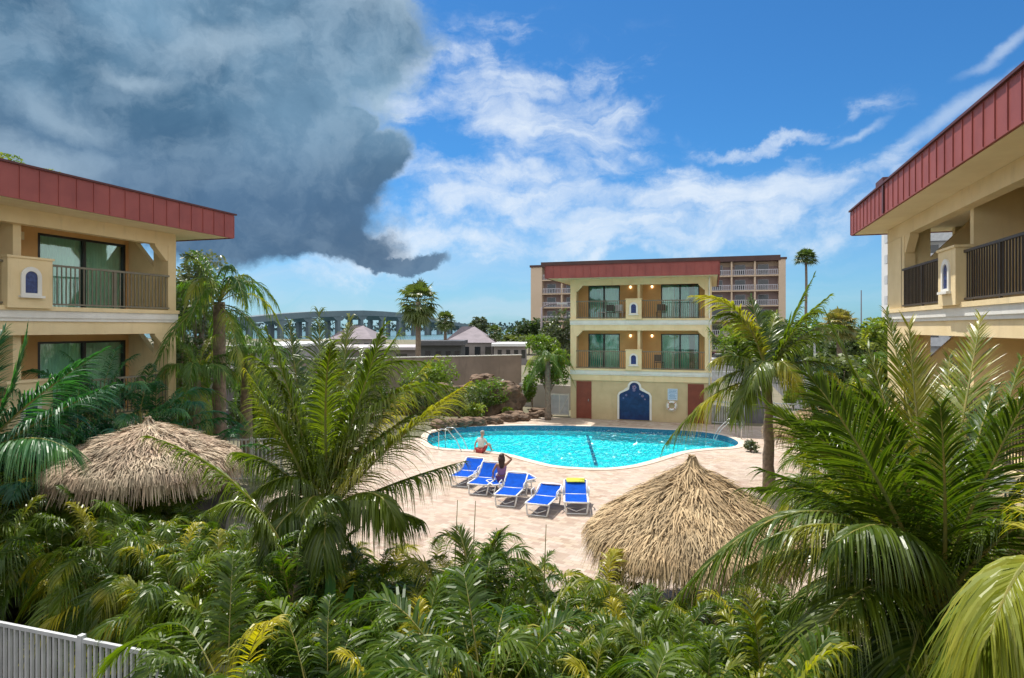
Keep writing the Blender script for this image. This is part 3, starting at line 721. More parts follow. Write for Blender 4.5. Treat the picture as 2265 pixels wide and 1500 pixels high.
QU = dict(n=52, ll=0.62, lw=0.034, vee=0.25, droop=0.85, seg=3, rr=0.022, start=0.14, jitter=0.6)
queen_up = lib(L_QUEEN, [(2.6, 75, 0.3), (2.4, 62, 0.5)], **QU)
queen_mid = lib(L_QUEEN, [(2.8, 48, 0.75), (2.7, 40, 0.9), (2.8, 55, 0.85)], **QU)
queen_low = lib(L_QUEEN, [(2.4, 5, 0.95), (2.3, -15, 0.8)], **QU)

def palm(name, loc, h, kinds, label, cat='palm', group=None, trunk_r=0.13, lean=(0, 0), sc=1.0, trunkm='bark', tb=1.5, azs=None):
    root = empty(name, loc, 0, label, cat, group)
    t = MB(); n_ = 14; pts = []; rad = []
    for i in range(n_+1):
        s_ = i/n_; pts.append((lean[0]*s_*s_, lean[1]*s_*s_, h*s_)); rad.append(trunk_r*(tb-(tb-0.85)*s_ if s_ < 0.3 else (tb-(tb-0.85)*.3)*(1-0.25*(s_-0.3)))*(1.06 if i % 2 else 0.97))
    t.tube(pts, rad, 10, True, 0.3); t.build('trunk', M[trunkm], root, True)
    top = Vector((lean[0], lean[1], h)); a = random.uniform(0, 6)
    for meshes, cnt, zoff in kinds:
        for i in range(cnt):
            me = random.choice(meshes); a += 2.39996+random.uniform(-.2, .2)
            s_ = sc*random.uniform(0.85, 1.1)
            link_mesh('frond', me, root, top+Vector((0, 0, zoff)), (random.uniform(-.12, .12), random.uniform(-.08, .08), a), (s_, s_*random.choice((-1, 1)), s_))
    return root

# areca clumps of the foreground bed: each one several canes with fronds
cane_me = []
for j in range(3):
    t = MB()
    for k in range(6):
        a = random.uniform(0, 6.28); r = random.uniform(0.03, 0.16); lean = random.uniform(0.05, 0.3)
        t.tube([(r*math.cos(a), r*math.sin(a), 0), (r*math.cos(a)*1.5, r*math.sin(a)*1.5, 0.5), ((r+lean)*math.cos(a), (r+lean)*math.sin(a), 1.0)], [0.028, 0.024, 0.018], 6, True, 0.4)
    cane_me.append(t.mesh('canes', M['stemg'], True))
def areca(x, y, h, sc=1.0, label='leafy areca palm in the dense green bed in the foreground', group='areca palms of the foreground bed', name='areca_palm', up=areca_up, mid_=areca_mid, low=areca_low, nf=(4, 9, 9), z=0.0):
    root = empty(name, (x, y, z), random.uniform(0, 6.28), label, 'palm', group)
    link_mesh('canes', random.choice(cane_me), root, sc=(1, 1, h))
    a = random.uniform(0, 6)
    for ms, cnt, hf in ((up, nf[0], 1.0), (mid_, nf[1], 0.95), (low, nf[2], 0.72)):
        for i in range(cnt):
            a += 2.39996+random.uniform(-.3, .3); s_ = sc*random.uniform(0.75, 1.12); r = random.uniform(0.05, 0.28)
            link_mesh('frond', random.choice(ms), root, (r*math.cos(a), r*math.sin(a), h*hf*random.uniform(0.75, 1.05)),
                      (random.uniform(-.2, .2), random.uniform(-.15, .15), a), (s_, s_*random.choice((-1, 1)), s_))
    if name == 'areca_palm' and up is areca_up:
        for k in range(2):
            if random.random() < 0.4:
                s_ = sc*0.8; link_mesh('frond', random.choice(areca_dead), root, (0, 0, h*0.6), (0, 0, random.uniform(0, 6.28)), (s_, s_, s_))
    return root
# silhouette of the bed, as (photo x, photo y) of the tops, for plants about ten metres away
SIL = [(-300, 1000), (0, 1020), (200, 1035), (330, 1080), (450, 1110), (560, 1140), (700, 1150), (800, 1175), (900, 1225), (980, 1195), (1080, 1165), (1160, 1200), (1230, 1275), (1330, 1215), (1400, 1265), (1520, 1290), (1700, 1270), (1900, 1250), (2300, 1250)]
def sil(px):
    for (a, b), (c_, d) in zip(SIL, SIL[1:]):
        if a <= px <= c_: return b+(d-b)*(px-a)/(c_-a)
    return SIL[0][1] if px < SIL[0][0] else SIL[-1][1]
def proj(v):
    v = Vector(v)-Vector((0, 0, CAMZ)); d = v.dot(FW); return CX+F*v.dot(RT)/d, HY-F*v.z/d, d
rowsY = [5.6, 6.8, 7.6, 8.5, 9.4]
for ri, Y in enumerate(rowsY):
    x = -15.5
    while x < 4.6:
        xx = x+random.uniform(-.25, .25); yy = Y+random.uniform(-.3, .3)
        px, _, d = proj((xx, yy, 1))
        if d > 1 and -250 < px < 2450:
            yt = sil(px)+[110, 75, 35, 0, -22][ri]
            zt = CAMZ-(yt-HY)*d/F
            ok = True
            if ri == 0 and (px < 350 or px > 1950): ok = False
            if ri == 1 and px < 350: ok = False
            if 1560 < px < 2300 and ri > 2 and px > 1900: ok = ok and random.random() < 0.5
            if zt < 0.75: zt = 0.75 + random.uniform(0, .2)
            if ri == 4 and 1220 < px < 1300: ok = False
            if ok:
                zt *= random.uniform(0.88, 1.04)
                sc = max(0.46, min(0.76, zt/2.4)); h = max(0.15, zt-1.30*sc*([1.25, 1.15, 1.05, 1, 1][ri]))
                areca(xx, yy, h, sc*([1.30, 1.18, 1.05, 1, 1][ri]))
        x += [1.05, 0.95, 0.85, 0.8, 0.8][ri]

# white fence at the near edge of the bed
def picket(name, A, B, h, label, spacing=0.105, postev=2.4, mt='white', wpk=0.02):
    A, B = Vector(A), Vector(B); L = (B-A).length; rz = math.atan2(B.y-A.y, B.x-A.x)
    root = empty(name, (A.x, A.y, A.z), rz, label, 'fence')
    r = MB(); r.box(0, L, -0.022, 0.022, h-0.05, h); r.build('rail', M[mt], root); r = MB(); r.box(0, L, -0.018, 0.018, 0.10, 0.14); r.build('rail', M[mt], root)
    n_ = int(L/spacing); p = MB()
    for i in range(n_+1):
        x = i*spacing; p.box(x-wpk/2, x+wpk/2, -wpk/2, wpk/2, 0.14, h-0.05)
    pk = p.build('pickets', M[mt], root)
    k = int(L/postev)+1
    for i in range(k+1):
        x = min(L, i*L/k); q = MB(); q.box(x-0.035, x+0.035, -0.035, 0.035, 0, h+0.04); q.build('post', M[mt], root)
    return root
picket('metal_fence', (-14.5, 6.0, 0), (-4.2, 6.0, 0), 1.26, 'long white metal fence along the near edge of the palm bed', 0.10, 2.0, wpk=0.035)

# the big young coconut palm at the right, fronds laid out one by one
def coco_at(name, base, d0, fr, label, trunk_r=0.16, h=None, lw=0.027, ll=0.88, n=118, leafm=None, group=None):
    C0 = P(base[0], base[1], d0); root = empty(name, (C0.x, C0.y, 0), 0, label, 'palm', group)
    t = MB(); H = C0.z
    t.tube([(0.02*math.sin(i*2), 0.02*math.cos(i*2), H*i/10) for i in range(11)], [trunk_r*(1.5-0.07*i)*(1.07 if i % 2 else .97) for i in range(11)], 12, True, 0.3)
    t.build('trunk', M['bark'], root, True)
    off = Vector((C0.x, C0.y, 0))
    for f_ in fr:
        (mx, my, md), (tx_, ty_, td) = f_[0], f_[1]; o_ = dict(roll=0.0, droop=0.45, vee=0.1, ll=ll, n=n)
        if len(f_) > 2: o_.update(f_[2])
        a = C0+Vector((random.uniform(-.08, .08), random.uniform(-.08, .08), random.uniform(-.15, .05)))
        b = P(mx, my, md); c_ = P(tx_, ty_, td)
        ctrl = b*2-(a+c_)*0.5   # curve passes through the middle point
        me = frond_mesh(leafm or L_COCO, P0=a-off, P1=ctrl-off, P2=c_-off, seg=5, rr=0.030, start=0.15, lw=lw, tipang=22, baseang=58, **o_)
        link_mesh('frond', me, root)
    return root
coco_at('coconut_palm', (2075, 1330), 7.2, [
    ((1900, 1090, 7.4), (1700, 900, 8.0), dict(roll=0.9, droop=0.25)),
    ((1960, 1000, 7.8), (1830, 700, 8.4), dict(roll=0.5, droop=0.15)),
    ((2040, 1030, 7.6), (2010, 720, 8.2), dict(roll=0.2, droop=0.15)),
    ((2160, 1100, 6.6), (2300, 830, 6.2), dict(roll=-0.7, droop=0.5, ll=1.0)),
    ((2120, 980, 7.9), (2170, 700, 8.6), dict(roll=-0.2, droop=0.2)),
    ((1800, 1130, 6.9), (1480, 1340, 6.5), dict(droop=0.75, roll=0.2)),
    ((1880, 1130, 8.0), (1650, 1080, 8.9), dict(droop=0.6, roll=0.5)),
    ((1900, 1310, 6.3), (1760, 1520, 5.8), dict(droop=0.55, roll=0.2)),
    ((2190, 1210, 6.4), (2330, 1120, 6.0), dict(droop=0.6, roll=-0.5)),
    ((1990, 1180, 6.4), (1850, 1200, 5.6), dict(droop=0.8)),
    ((2030, 1400, 6.3), (1990, 1560, 5.6), dict(droop=0.5)),
    ((2180, 1290, 7.7), (2350, 1350, 8.0), dict(droop=0.7)),
    ((2170, 1380, 6.3), (2290, 1520, 5.6), dict(droop=0.6)),
    ((1950, 1240, 7.9), (1800, 1330, 8.4), dict(droop=0.7)),
    ((1990, 1010, 8.3), (1920, 770, 9.2), dict(roll=0.5, droop=0.25)),
    ((2090, 1010, 8.3), (2100, 790, 9.2), dict(roll=-0.1, droop=0.25)),
    ((2180, 1040, 8.0), (2260, 790, 8.8), dict(roll=-0.5, droop=0.3)),
    ((1940, 1060, 6.6), (1790, 830, 6.6), dict(roll=0.8, droop=0.3)),
    ((1960, 1160, 8.6), (1760, 1010, 9.6), dict(roll=0.6, droop=0.4)),
    ((2090, 1120, 6.2), (2080, 900, 5.8), dict(roll=0.3, droop=0.35)),
    ((1920, 1180, 6.5), (1700, 1190, 6.0), dict(roll=0.3, droop=0.7)),
    ((2000, 1420, 7.0), (1850, 1500, 6.8), dict(droop=0.7)),
    ((1900, 1150, 7.6), (1690, 1040, 8.2), dict(roll=0.6, droop=0.6)),
    ((1930, 1090, 7.0), (1760, 930, 7.2), dict(roll=0.7, droop=0.5)),
    ((2000, 1060, 7.0), (1900, 860, 7.0), dict(roll=0.4, droop=0.4)),
    ((2140, 1060, 7.4), (2200, 860, 7.8), dict(roll=-0.3, droop=0.4)),
    ((2020, 960, 8.6), (1960, 690, 9.6), dict(roll=0.4, droop=0.3)),
    ((1870, 1220, 6.8), (1640, 1260, 6.6), dict(roll=0.3, droop=0.8)),
    ((1910, 1270, 7.4), (1720, 1360, 7.5), dict(droop=0.8)),
    ((2210, 1140, 7.2), (2340, 980, 7.4), dict(roll=-0.6, droop=0.5)),
    ((2110, 1430, 6.5), (2130, 1560, 5.8), dict(droop=0.6)),
], 'largest young coconut palm filling the right foreground beside the thatched umbrella')
coco_at('coconut_palm', (2330, 1270), 4.6, [
    ((2255, 1290, 4.4), (2120, 1470, 4.2), dict(droop=1.0, ll=0.8)),
    ((2280, 1240, 4.1), (2190, 1400, 3.7), dict(droop=1.1, ll=0.75)),
    ((2450, 1120, 4.6), (2600, 1100, 4.6), {}),
    ((2400, 1080, 4.9), (2500, 900, 5.4), {}),
], 'yellowing coconut palm cut off by the bottom right corner', leafm=leafmat('yellow_coconut_leaf', (0.15, 0.22, 0.02), (0.34, 0.35, 0.04), (0.52, 0.44, 0.06)))
# the middle coconut palm
coco_at('coconut_palm', (715, 1140), 10.2, [
    ((712, 930, 10.3), (705, 690, 10.8), dict(roll=0.0, droop=0.59, vee=0.0, ll=1.3)),
    ((660, 930, 10.0), (590, 735, 10.0), dict(roll=0.5, droop=0.69, ll=1.15)),
    ((780, 930, 10.3), (880, 740, 10.6), dict(roll=-0.5, droop=0.73, ll=1.15)),
    ((840, 900, 9.9), (1010, 860, 9.6), dict(roll=-0.5, droop=0.82)),
    ((850, 1000, 9.5), (1035, 850, 9.2), dict(roll=-0.6, droop=0.69)),
    ((860, 1075, 9.7), (1030, 1020, 9.3), dict(roll=-0.2, droop=0.95, ll=0.62)),
    ((640, 990, 9.7), (555, 860, 9.3), dict(roll=0.7, droop=0.73)),
    ((620, 1040, 10.3), (520, 1000, 10.8), dict(roll=0.3, droop=0.82)),
    ((820, 1090, 9.3), (880, 1180, 8.9), dict(droop=0.95, ll=0.6)),
    ((640, 1100, 9.4), (560, 1190, 9.0), dict(droop=0.91, ll=0.6)),
    ((745, 960, 11.2), (800, 780, 12.2), dict(roll=-0.2, droop=0.55)),
    ((690, 1100, 9.4), (650, 1190, 9.0), dict(droop=1.00, ll=0.6)),
    ((700, 960, 10.8), (650, 800, 11.4), dict(roll=0.2, droop=0.46)),
    ((665, 900, 10.6), (640, 715, 11.0), dict(roll=0.35, droop=0.59, ll=1.15)),
    ((750, 900, 10.6), (775, 705, 11.0), dict(roll=-0.3, droop=0.59, ll=1.15)),
    ((790, 900, 10.0), (850, 720, 10.0), dict(roll=-0.5, droop=0.64, ll=1.0)),
    ((630, 960, 10.4), (545, 820, 10.6), dict(roll=0.6, droop=0.73)),
    ((820, 960, 10.6), (960, 790, 11.0), dict(roll=-0.5, droop=0.73)),
    ((720, 900, 9.6), (735, 760, 9.2), dict(roll=0.1, droop=0.64)),
    ((660, 1060, 9.6), (560, 1090, 9.0), dict(roll=0.3, droop=0.91, ll=.7)),
    ((800, 1010, 9.9), (950, 900, 9.7), dict(roll=-0.4, droop=0.82)),
    ((780, 870, 10.6), (930, 800, 10.8), dict(roll=-0.6, droop=0.73)),
    ((640, 900, 10.2), (560, 790, 10.1), dict(roll=0.5, droop=0.69)),
    ((650, 1130, 9.2), (580, 1230, 8.7), dict(droop=0.95, ll=0.6)),
    ((840, 1130, 9.5), (930, 1150, 9.2), dict(droop=0.95, ll=0.6)),
    ((720, 1140, 9.0), (715, 1230, 8.4), dict(droop=0.95, ll=0.6)),
], 'bushy young coconut palm in front of the left end of the pool', lw=0.028)
coco_at('coconut_palm', (650, 1290), 8.6, [
    ((530, 1080, 8.5), (330, 965, 8.4), dict(roll=0.15, droop=0.75, ll=0.72)),
    ((570, 1130, 8.3), (460, 1130, 8.0), dict(droop=0.7, ll=0.5)),
    ((700, 1120, 8.6), (760, 1130, 8.6), dict(droop=0.7, ll=0.5)),
], 'small coconut palm whose one long frond arches over the left thatched umbrella', trunk_r=0.09)
coco_at('areca_palm', (1060, 1330), 9.4, [
    ((1030, 1230, 9.5), (1010, 1165, 9.7), dict(roll=0.1, droop=0.3, ll=.5, n=52)),
    ((1080, 1230, 9.4), (1120, 1165, 9.4), dict(roll=-0.4, droop=0.35, ll=.5, n=52)),
    ((1120, 1240, 9.2), (1195, 1260, 9.0), dict(roll=-0.3, droop=0.8, ll=.5, n=52)),
    ((1000, 1280, 9.2), (930, 1250, 9.0), dict(droop=0.5, ll=.45, n=46)),
    ((1050, 1280, 9.0), (1040, 1250, 8.5), dict(droop=0.6, ll=.45, n=46)),
    ((1110, 1310, 9.0), (1170, 1350, 8.6), dict(droop=0.6, ll=.45, n=46)),
], 'pale fan-like areca palm standing against the sunlit paving below the loungers', trunk_r=0.05, lw=0.024)
# palm at the far left
coco_at('coconut_palm', (-60, 1010), 10.5, [
    ((80, 880, 10.6), (230, 775, 10.9), dict(roll=-0.5, droop=0.5)),
    ((20, 870, 10.6), (60, 730, 11), dict(roll=-0.2, droop=0.3)),
    ((110, 920, 10.3), (250, 850, 10.1), dict(roll=-0.4, droop=0.6)),
    ((60, 970, 10), (160, 1000, 9.6), dict(droop=0.7)),
    ((-40, 860, 10.6), (10, 730, 11), dict(droop=0.3)),
], 'blue-green coconut palm leaning in from the left edge before the balconies', leafm=L_SHADE)
for px, d, h in ((120, 15.2, 3.0), (215, 15.4, 3.3), (300, 15.8, 3.1), (345, 16.6, 2.6), (60, 14.6, 2.5), (170, 14.4, 2.2), (270, 14.8, 2.2), (330, 15.6, 1.6), (395, 18.0, 1.3), (430, 19, 0.8), (20, 13.6, 1.8), (100, 13.4, 1.6)):
    q = P(px, HY, d); areca(q.x, q.y, h, 1.0, 'dark green areca palm growing against the balconies of the left block', 'areca palms along the left block', up=shade_up, mid_=shade_mid, low=shade_mid, nf=(3, 6, 3))
# palms round the pool
q = P(1712, HY, 20.5)
coco_at('coconut_palm', (1700, 835), 20.5, [
    ((1740, 740, 20.6), (1800, 612, 20.9), dict(roll=-0.8, droop=0.35, ll=1.1)),
    ((1755, 735, 20.2), (1835, 655, 20.0), dict(roll=-0.5, droop=0.5)),
    ((1640, 700, 20.4), (1530, 655, 20.2), dict(roll=0.6, droop=0.5)),
    ((1590, 868, 20.0), (1470, 985, 19.7), dict(roll=0.2, droop=0.9, ll=1.15)),
    ((1760, 720, 20.8), (1815, 690, 21.2), dict(roll=-0.4, droop=0.5)),
    ((1650, 720, 20.6), (1580, 700, 20.6), dict(roll=0.5, droop=0.6)),
    ((1690, 800, 19.6), (1660, 860, 18.8), dict(droop=0.8)),
    ((1730, 800, 19.6), (1770, 870, 18.9), dict(droop=0.8)),
    ((1760, 760, 20.0), (1830, 740, 19.8), dict(droop=0.7)),
    ((1640, 820, 20.4), (1560, 860, 20.2), dict(droop=0.8)),
    ((1640, 790, 20.0), (1575, 800, 19.6), dict(droop=0.8)),
    ((1680, 740, 20.8), (1660, 655, 21.4), dict(droop=0.3)),
    ((1770, 800, 20.2), (1850, 810, 20.0), dict(droop=0.8)),
    ((1760, 850, 20.0), (1830, 940, 19.6), dict(droop=0.8)),
    ((1700, 760, 21), (1720, 690, 21.6), dict(droop=0.3)),
    ((1660, 850, 19.6), (1625, 930, 19.0), dict(droop=0.8)),
    ((1620, 780, 20.8), (1570, 730, 21), dict(droop=0.6)),
    ((1780, 740, 21), (1860, 720, 21.4), dict(droop=0.6)),
], 'coconut palm with a slim grey trunk standing by the right end of the pool', trunk_r=0.13, lw=0.058, n=64, ll=0.95)
for px, d, h, sc, lb in ((485, 20.0, 6.0, 1.0, 'tallest queen palm with shaggy trunk beyond the end of the left block'), (545, 22.5, 4.0, 0.85, 'slim queen palm behind the tallest one, nearer the bridge'), (430, 19.0, 3.6, 0.8, 'short queen palm tucked against the corner of the left block')):
    q = P(px, HY, d); palm('queen_palm', (q.x, q.y, 0), h, [(queen_up, 5, 0), (queen_mid, 12, 0), (queen_low, 7, -0.1)], lb, group=None, trunk_r=0.16, sc=sc)
q = P(1212, HY, 35.5); palm('queen_palm', (q.x, q.y, 0), 3.3, [(queen_up, 6, 0), (queen_mid, 12, 0), (queen_low, 6, 0)], 'yellow-green queen palm beside the left corner of the balcony block', trunk_r=0.13, sc=0.72)

# ------------------------------------------------------------------ fan palms, broadleaf trees, shrubs
def fan_crown(r, n=34, seg=16, minel=-70):
    m_ = MB(); a = 0
    for i in range(n):
        a += 2.39996; el = R(80-(80-minel)*(i/n)**0.9); D = Vector((math.cos(a)*math.cos(el), math.sin(a)*math.cos(el), math.sin(el)))
        c_ = D*r*0.48; m_.tube([(0, 0, 0), c_], 0.03, 4, False, 0.6)
        Sd = D.cross(UP).normalized(); N = Sd.cross(D); Lf = r*random.uniform(0.48, 0.6)
        for k in range(seg):
            th = R(-105+210*k/(seg-1)); d_ = D*math.cos(th)+Sd*math.sin(th)+N*0.15
            tip = c_+d_*Lf-UP*Lf*random.uniform(0.15, 0.5); md = c_+d_*Lf*0.55
            w_ = d_.cross(N).normalized()*Lf*0.075
            m_.add([c_, md-w_, tip, md+w_], [(0, 1, 2, 3)])
    return m_
def fan_palm(px, d, zc, r, label, trunk=0.16, minel=-70):
    q = P(px, HY, d); root = empty('fan_palm', (q.x, q.y, 0), random.uniform(0, 6), label, 'palm')
    t = MB(); t.tube([(0.03*math.sin(i), 0, (zc)*i/10) for i in range(11)], [trunk*(1.15-0.03*i) for i in range(11)], 8, True, .3); t.build('trunk', M['bark'], root, True)
    fan_crown(r, minel=minel).build('crown', L_FAN, root, loc=(0, 0, zc))
fan_palm(925, 58, CAMZ+56/F*58, 2.45, 'round-headed fan palm standing in front of the far bridge', 0.24, -80)
fan_palm(1783, 80, CAMZ+150/F*80, 1.7, 'very tall slender fan palm rising above the car park', 0.17, -30)
fan_palm(985, 75, CAMZ+14/F*75, 1.5, 'small fan palm just right of the round-headed one', 0.2, -60)
fan_palm(1095, 95, CAMZ-12/F*95, 1.5, 'low fan palm beside the gabled grey roof', 0.2, -60)
fan_palm(1857, 45, CAMZ+5/F*45, 1.5, 'fan palm above the shrubs right of the tall palm', 0.2, -60)
fan_palm(1700, 60, CAMZ+8/F*60, 1.6, 'fan palm between the hotel and the tall palm', 0.2, -60)
def leaf_cloud(m_, blobs, n, size):
    tot = sum(b[3]*b[4]*b[5] for b in blobs)
    for (cx, cy, cz, rx, ry, rz) in blobs:
        cnt = int(n*rx*ry*rz/tot)+20
        for i in range(cnt):
            v = Vector((random.gauss(0, 1), random.gauss(0, 1), random.gauss(0, 1))).normalized()*random.uniform(0.35, 1)**0.5
            nz = noise.noise(Vector((cx+v.x*rx, cy+v.y*ry, cz+v.z*rz))*1.3)
            v *= 1+0.35*nz
            c_ = Vector((cx+v.x*rx, cy+v.y*ry, cz+v.z*rz))
            if nz < -0.28: continue
            u = Vector((random.gauss(0, 1), random.gauss(0, 1), random.gauss(0, .6))).normalized(); w_ = u.cross(Vector((random.gauss(0, 1), random.gauss(0, 1), random.gauss(0, 1)))).normalized()
            s_ = size*random.uniform(0.6, 1.3)
            m_.add([c_-u*s_, c_+w_*s_*0.45, c_+u*s_, c_-w_*s_*0.45], [(0, 1, 2, 3)])
def tree(name, px, d, ztop, w, label, leafm, n=2600, size=0.16, cat='tree', group=None, zlow=None, trunk=0.15, seed=1, squash=1.0):
    rnd = random.Random(seed); q = P(px, HY, d); root = empty(name, (q.x, q.y, 0), 0, label, cat, group)
    zl = zlow if zlow is not None else ztop*0.35
    blobs = []; nb = 9; H = ztop-zl
    t = MB(); t.tube([(0, 0, 0), (0.05, 0.05, zl+H*0.15), (0, 0.1, zl+H*0.5)], [trunk, trunk*.7, trunk*.3], 7, True, .3)
    for i in range(nb):
        a = rnd.uniform(0, 6.28); rr = rnd.uniform(0.1, 0.62)*w; zz = zl+H*(0.22+0.62*rnd.random())
        k = rnd.uniform(0.28, 0.45)
        blobs.append((rr*math.cos(a), rr*math.sin(a), zz, w*k*1.1, w*k*1.1, min(H*0.30, w*k)*squash+0.05))
        t.tube([(0, 0, zl*0.8), (rr*math.cos(a)*.5, rr*math.sin(a)*.5, (zl+zz)/2), (rr*math.cos(a), rr*math.sin(a), zz)], [trunk*.45, trunk*.3, trunk*.12], 5, False, .3)
    blobs.append((0, 0, zl+H*0.5, w*0.5, w*0.5, H*0.42))
    t.build('trunk', M['bark'], root, True)
    m_ = MB(); leaf_cloud(m_, blobs, n, size); m_.build('crown', leafm, root)
    return root
tree('broadleaf_tree', 440, 24, CAMZ+190/F*24, 1.9, 'tall grey-green tree behind the queen palms at the end of the left block', L_GREY, 6500, 0.10, zlow=2.4, seed=3)
tree('broadleaf_tree', 392, 22, CAMZ+120/F*22, 1.3, 'dark tree half hidden by the corner of the left block', L_TREE, 3000, 0.11, zlow=0.8, seed=5)
tree('broadleaf_tree', 1232, 48, CAMZ+42/F*48, 2.6, 'grey-green tree behind the left edge of the balcony block', L_GREY, 5000, 0.16, zlow=1.8, seed=8)
tree('broadleaf_tree', 1170, 120, CAMZ+18/F*120, 5.0, 'round dark tree against the foot of the hotel', L_TREE, 3000, 0.42, zlow=1.5, seed=9)
tree('broadleaf_tree', 1057, 110, CAMZ+26/F*110, 3.2, 'brownish leafy tree behind the gabled roof', L_GREY, 2200, 0.36, zlow=1.0, seed=10)
tree('broadleaf_tree', 1125, 100, CAMZ-14/F*100, 4.5, 'low green tree in front of the round dark one', L_TREE, 2200, 0.36, zlow=0.6, seed=11)
for i, (px, d, zt, w, lb) in enumerate([(1640, 70, 5.6, 3.4, 'leafy tree at the foot of the hotel right of the balcony block'), (1742, 66, 5.5, 3.4, 'dark leafy tree left of the tall palm trunk'), (1820, 58, 5.9, 3.0, 'leafy tree right of the tall palm trunk'),
      (1900, 50, 6.0, 3.2, 'leafy tree below the thin mast'), (1975, 40, 6.2, 2.0, 'brownish tree against the right block end pier'), (1850, 30, 4.2, 1.9, 'bright leafy tree behind the right end of the deck'), (1935, 27, 4.4, 1.6, 'bushy tree beside the end of the right block')]):
    tree('broadleaf_tree', px, d, zt, w, lb, L_TREE if i % 2 else L_BUSH, 4200, 0.09+d*0.0022, zlow=0.4, seed=20+i)
tree('broadleaf_tree', 1212, 36.6, CAMZ-14/F*36, 1.45, 'bright rounded yellow-green tree around the queen palm beside the balcony block', L_BUSH, 3800, 0.11, zlow=1.6, seed=51)
tree('broadleaf_tree', 800, 37, 3.4, 2.3, 'bushy green tree against the taupe wall behind the middle coconut palm', L_TREE, 3600, 0.12, zlow=0.4, seed=52)
tree('broadleaf_tree', 960, 41, 3.3, 2.2, 'bushy olive tree against the taupe wall left of the rock waterfall', L_BUSH, 3600, 0.12, zlow=0.4, seed=53)
tree('broadleaf_tree', 560, 27, 3.5, 1.6, 'dark bushy tree against the purple-grey wall', L_TREE, 3200, 0.11, zlow=0.4, seed=54)
def shrub(px, py, w, h, label, leafm, n=900, size=0.09, name='shrub', group=None, d=None, z=0):
    q = G(px, py) if d is None else P(px, HY, d); root = empty(name, (q.x, q.y, z), 0, label, 'shrub', group)
    blobs = [(random.uniform(-.5, .5)*w, random.uniform(-.4, .4)*w, h*random.uniform(.4, .7), w*.45, w*.45, h*.35) for _ in range(5)]
    m_ = MB(); leaf_cloud(m_, blobs, n, size); m_.build('foliage', leafm, root)
    s_ = MB()
    for b in blobs: s_.tube([(0, 0, 0), (b[0]*.4, b[1]*.4, b[2]*.6), (b[0], b[1], b[2])], [.03, .02, .01], 4, False)
    s_.build('stems', M['bark'], root)
for (px, py, w, h, lb, lm, n_) in [
    (1178, 905, 0.7, 2.2, 'bright green shrub between the rocks and the white gate', L_BUSH, 1500),
    (1085, 922, 1.9, 2.2, 'rounded green bush hanging over the front of the rock waterfall', L_BUSH, 2600),
    (1015, 928, 1.8, 2.1, 'spreading bush at the left foot of the rock waterfall', L_TREE, 2600),
    (930, 925, 1.7, 2.3, 'dark shrub left of the rock waterfall', L_TREE, 2600),
    (1048, 936, 1.0, 1.1, 'small bush spilling over the edging rocks by the pool', L_BUSH, 1400),
    (700, 925, 1.8, 2.6, 'leafy shrub against the taupe wall behind the middle coconut palm', L_BUSH, 2400),
    (780, 930, 1.8, 2.2, 'dark shrub against the taupe wall left of the leafy one', L_TREE, 2400),
    (600, 1010, 1.2, 1.7, 'leafy shrub at the left rear corner of the deck', L_BUSH, 1600),
    (850, 930, 1.7, 2.0, 'leafy shrub behind the middle coconut palm', L_TREE, 2400),
    (640, 935, 1.7, 2.2, 'shrub against the grey wall right of the queen palms', L_TREE, 2400),
    (560, 965, 1.6, 2.0, 'dense shrub at the foot of the queen palms', L_TREE, 2400),
    (470, 1000, 1.2, 1.6, 'dark low shrub between the queen palm trunks and the left umbrella', L_TREE, 1600),
    (1120, 925, 0.6, 0.7, 'small plant on the low rocks beside the deck', L_BUSH, 500),
    (1755, 905, 0.9, 1.4, 'green shrub above the right hand pool fence', L_BUSH, 1300),
    (1660, 1000, 0.35, 0.6, 'thin pale shrub at the right rim of the pool deck', L_GREY, 160),
    (1790, 985, 0.7, 1.1, 'leafy shrub in front of the dry thatched umbrella', L_BUSH, 900),
    (1900, 960, 1.1, 2.2, 'tall shrub beside the ground floor of the right block', L_TREE, 2200)]:
    shrub(px, py, w, h, lb, lm, n_)
q = P(1850, HY, 17); areca(q.x, q.y, 1.3, 1.2, 'areca palm behind the largest coconut palm near the right block', 'areca palms by the right block')
q = P(1960, HY, 14); areca(q.x, q.y, 1.3, 1.25, 'areca palm behind the largest coconut palm near the right block', 'areca palms by the right block')
q = P(1905, HY, 19.5); areca(q.x, q.y, 2.0, 1.3, 'areca palm behind the largest coconut palm near the right block', 'areca palms by the right block')
q = P(2060, HY, 11.5); areca(q.x, q.y, 0.9, 1.1, 'areca palm behind the largest coconut palm near the right block', 'areca palms by the right block')
q = P(2180, HY, 10); areca(q.x, q.y, 0.8, 1.1, 'areca palm behind the largest coconut palm near the right block', 'areca palms by the right block')
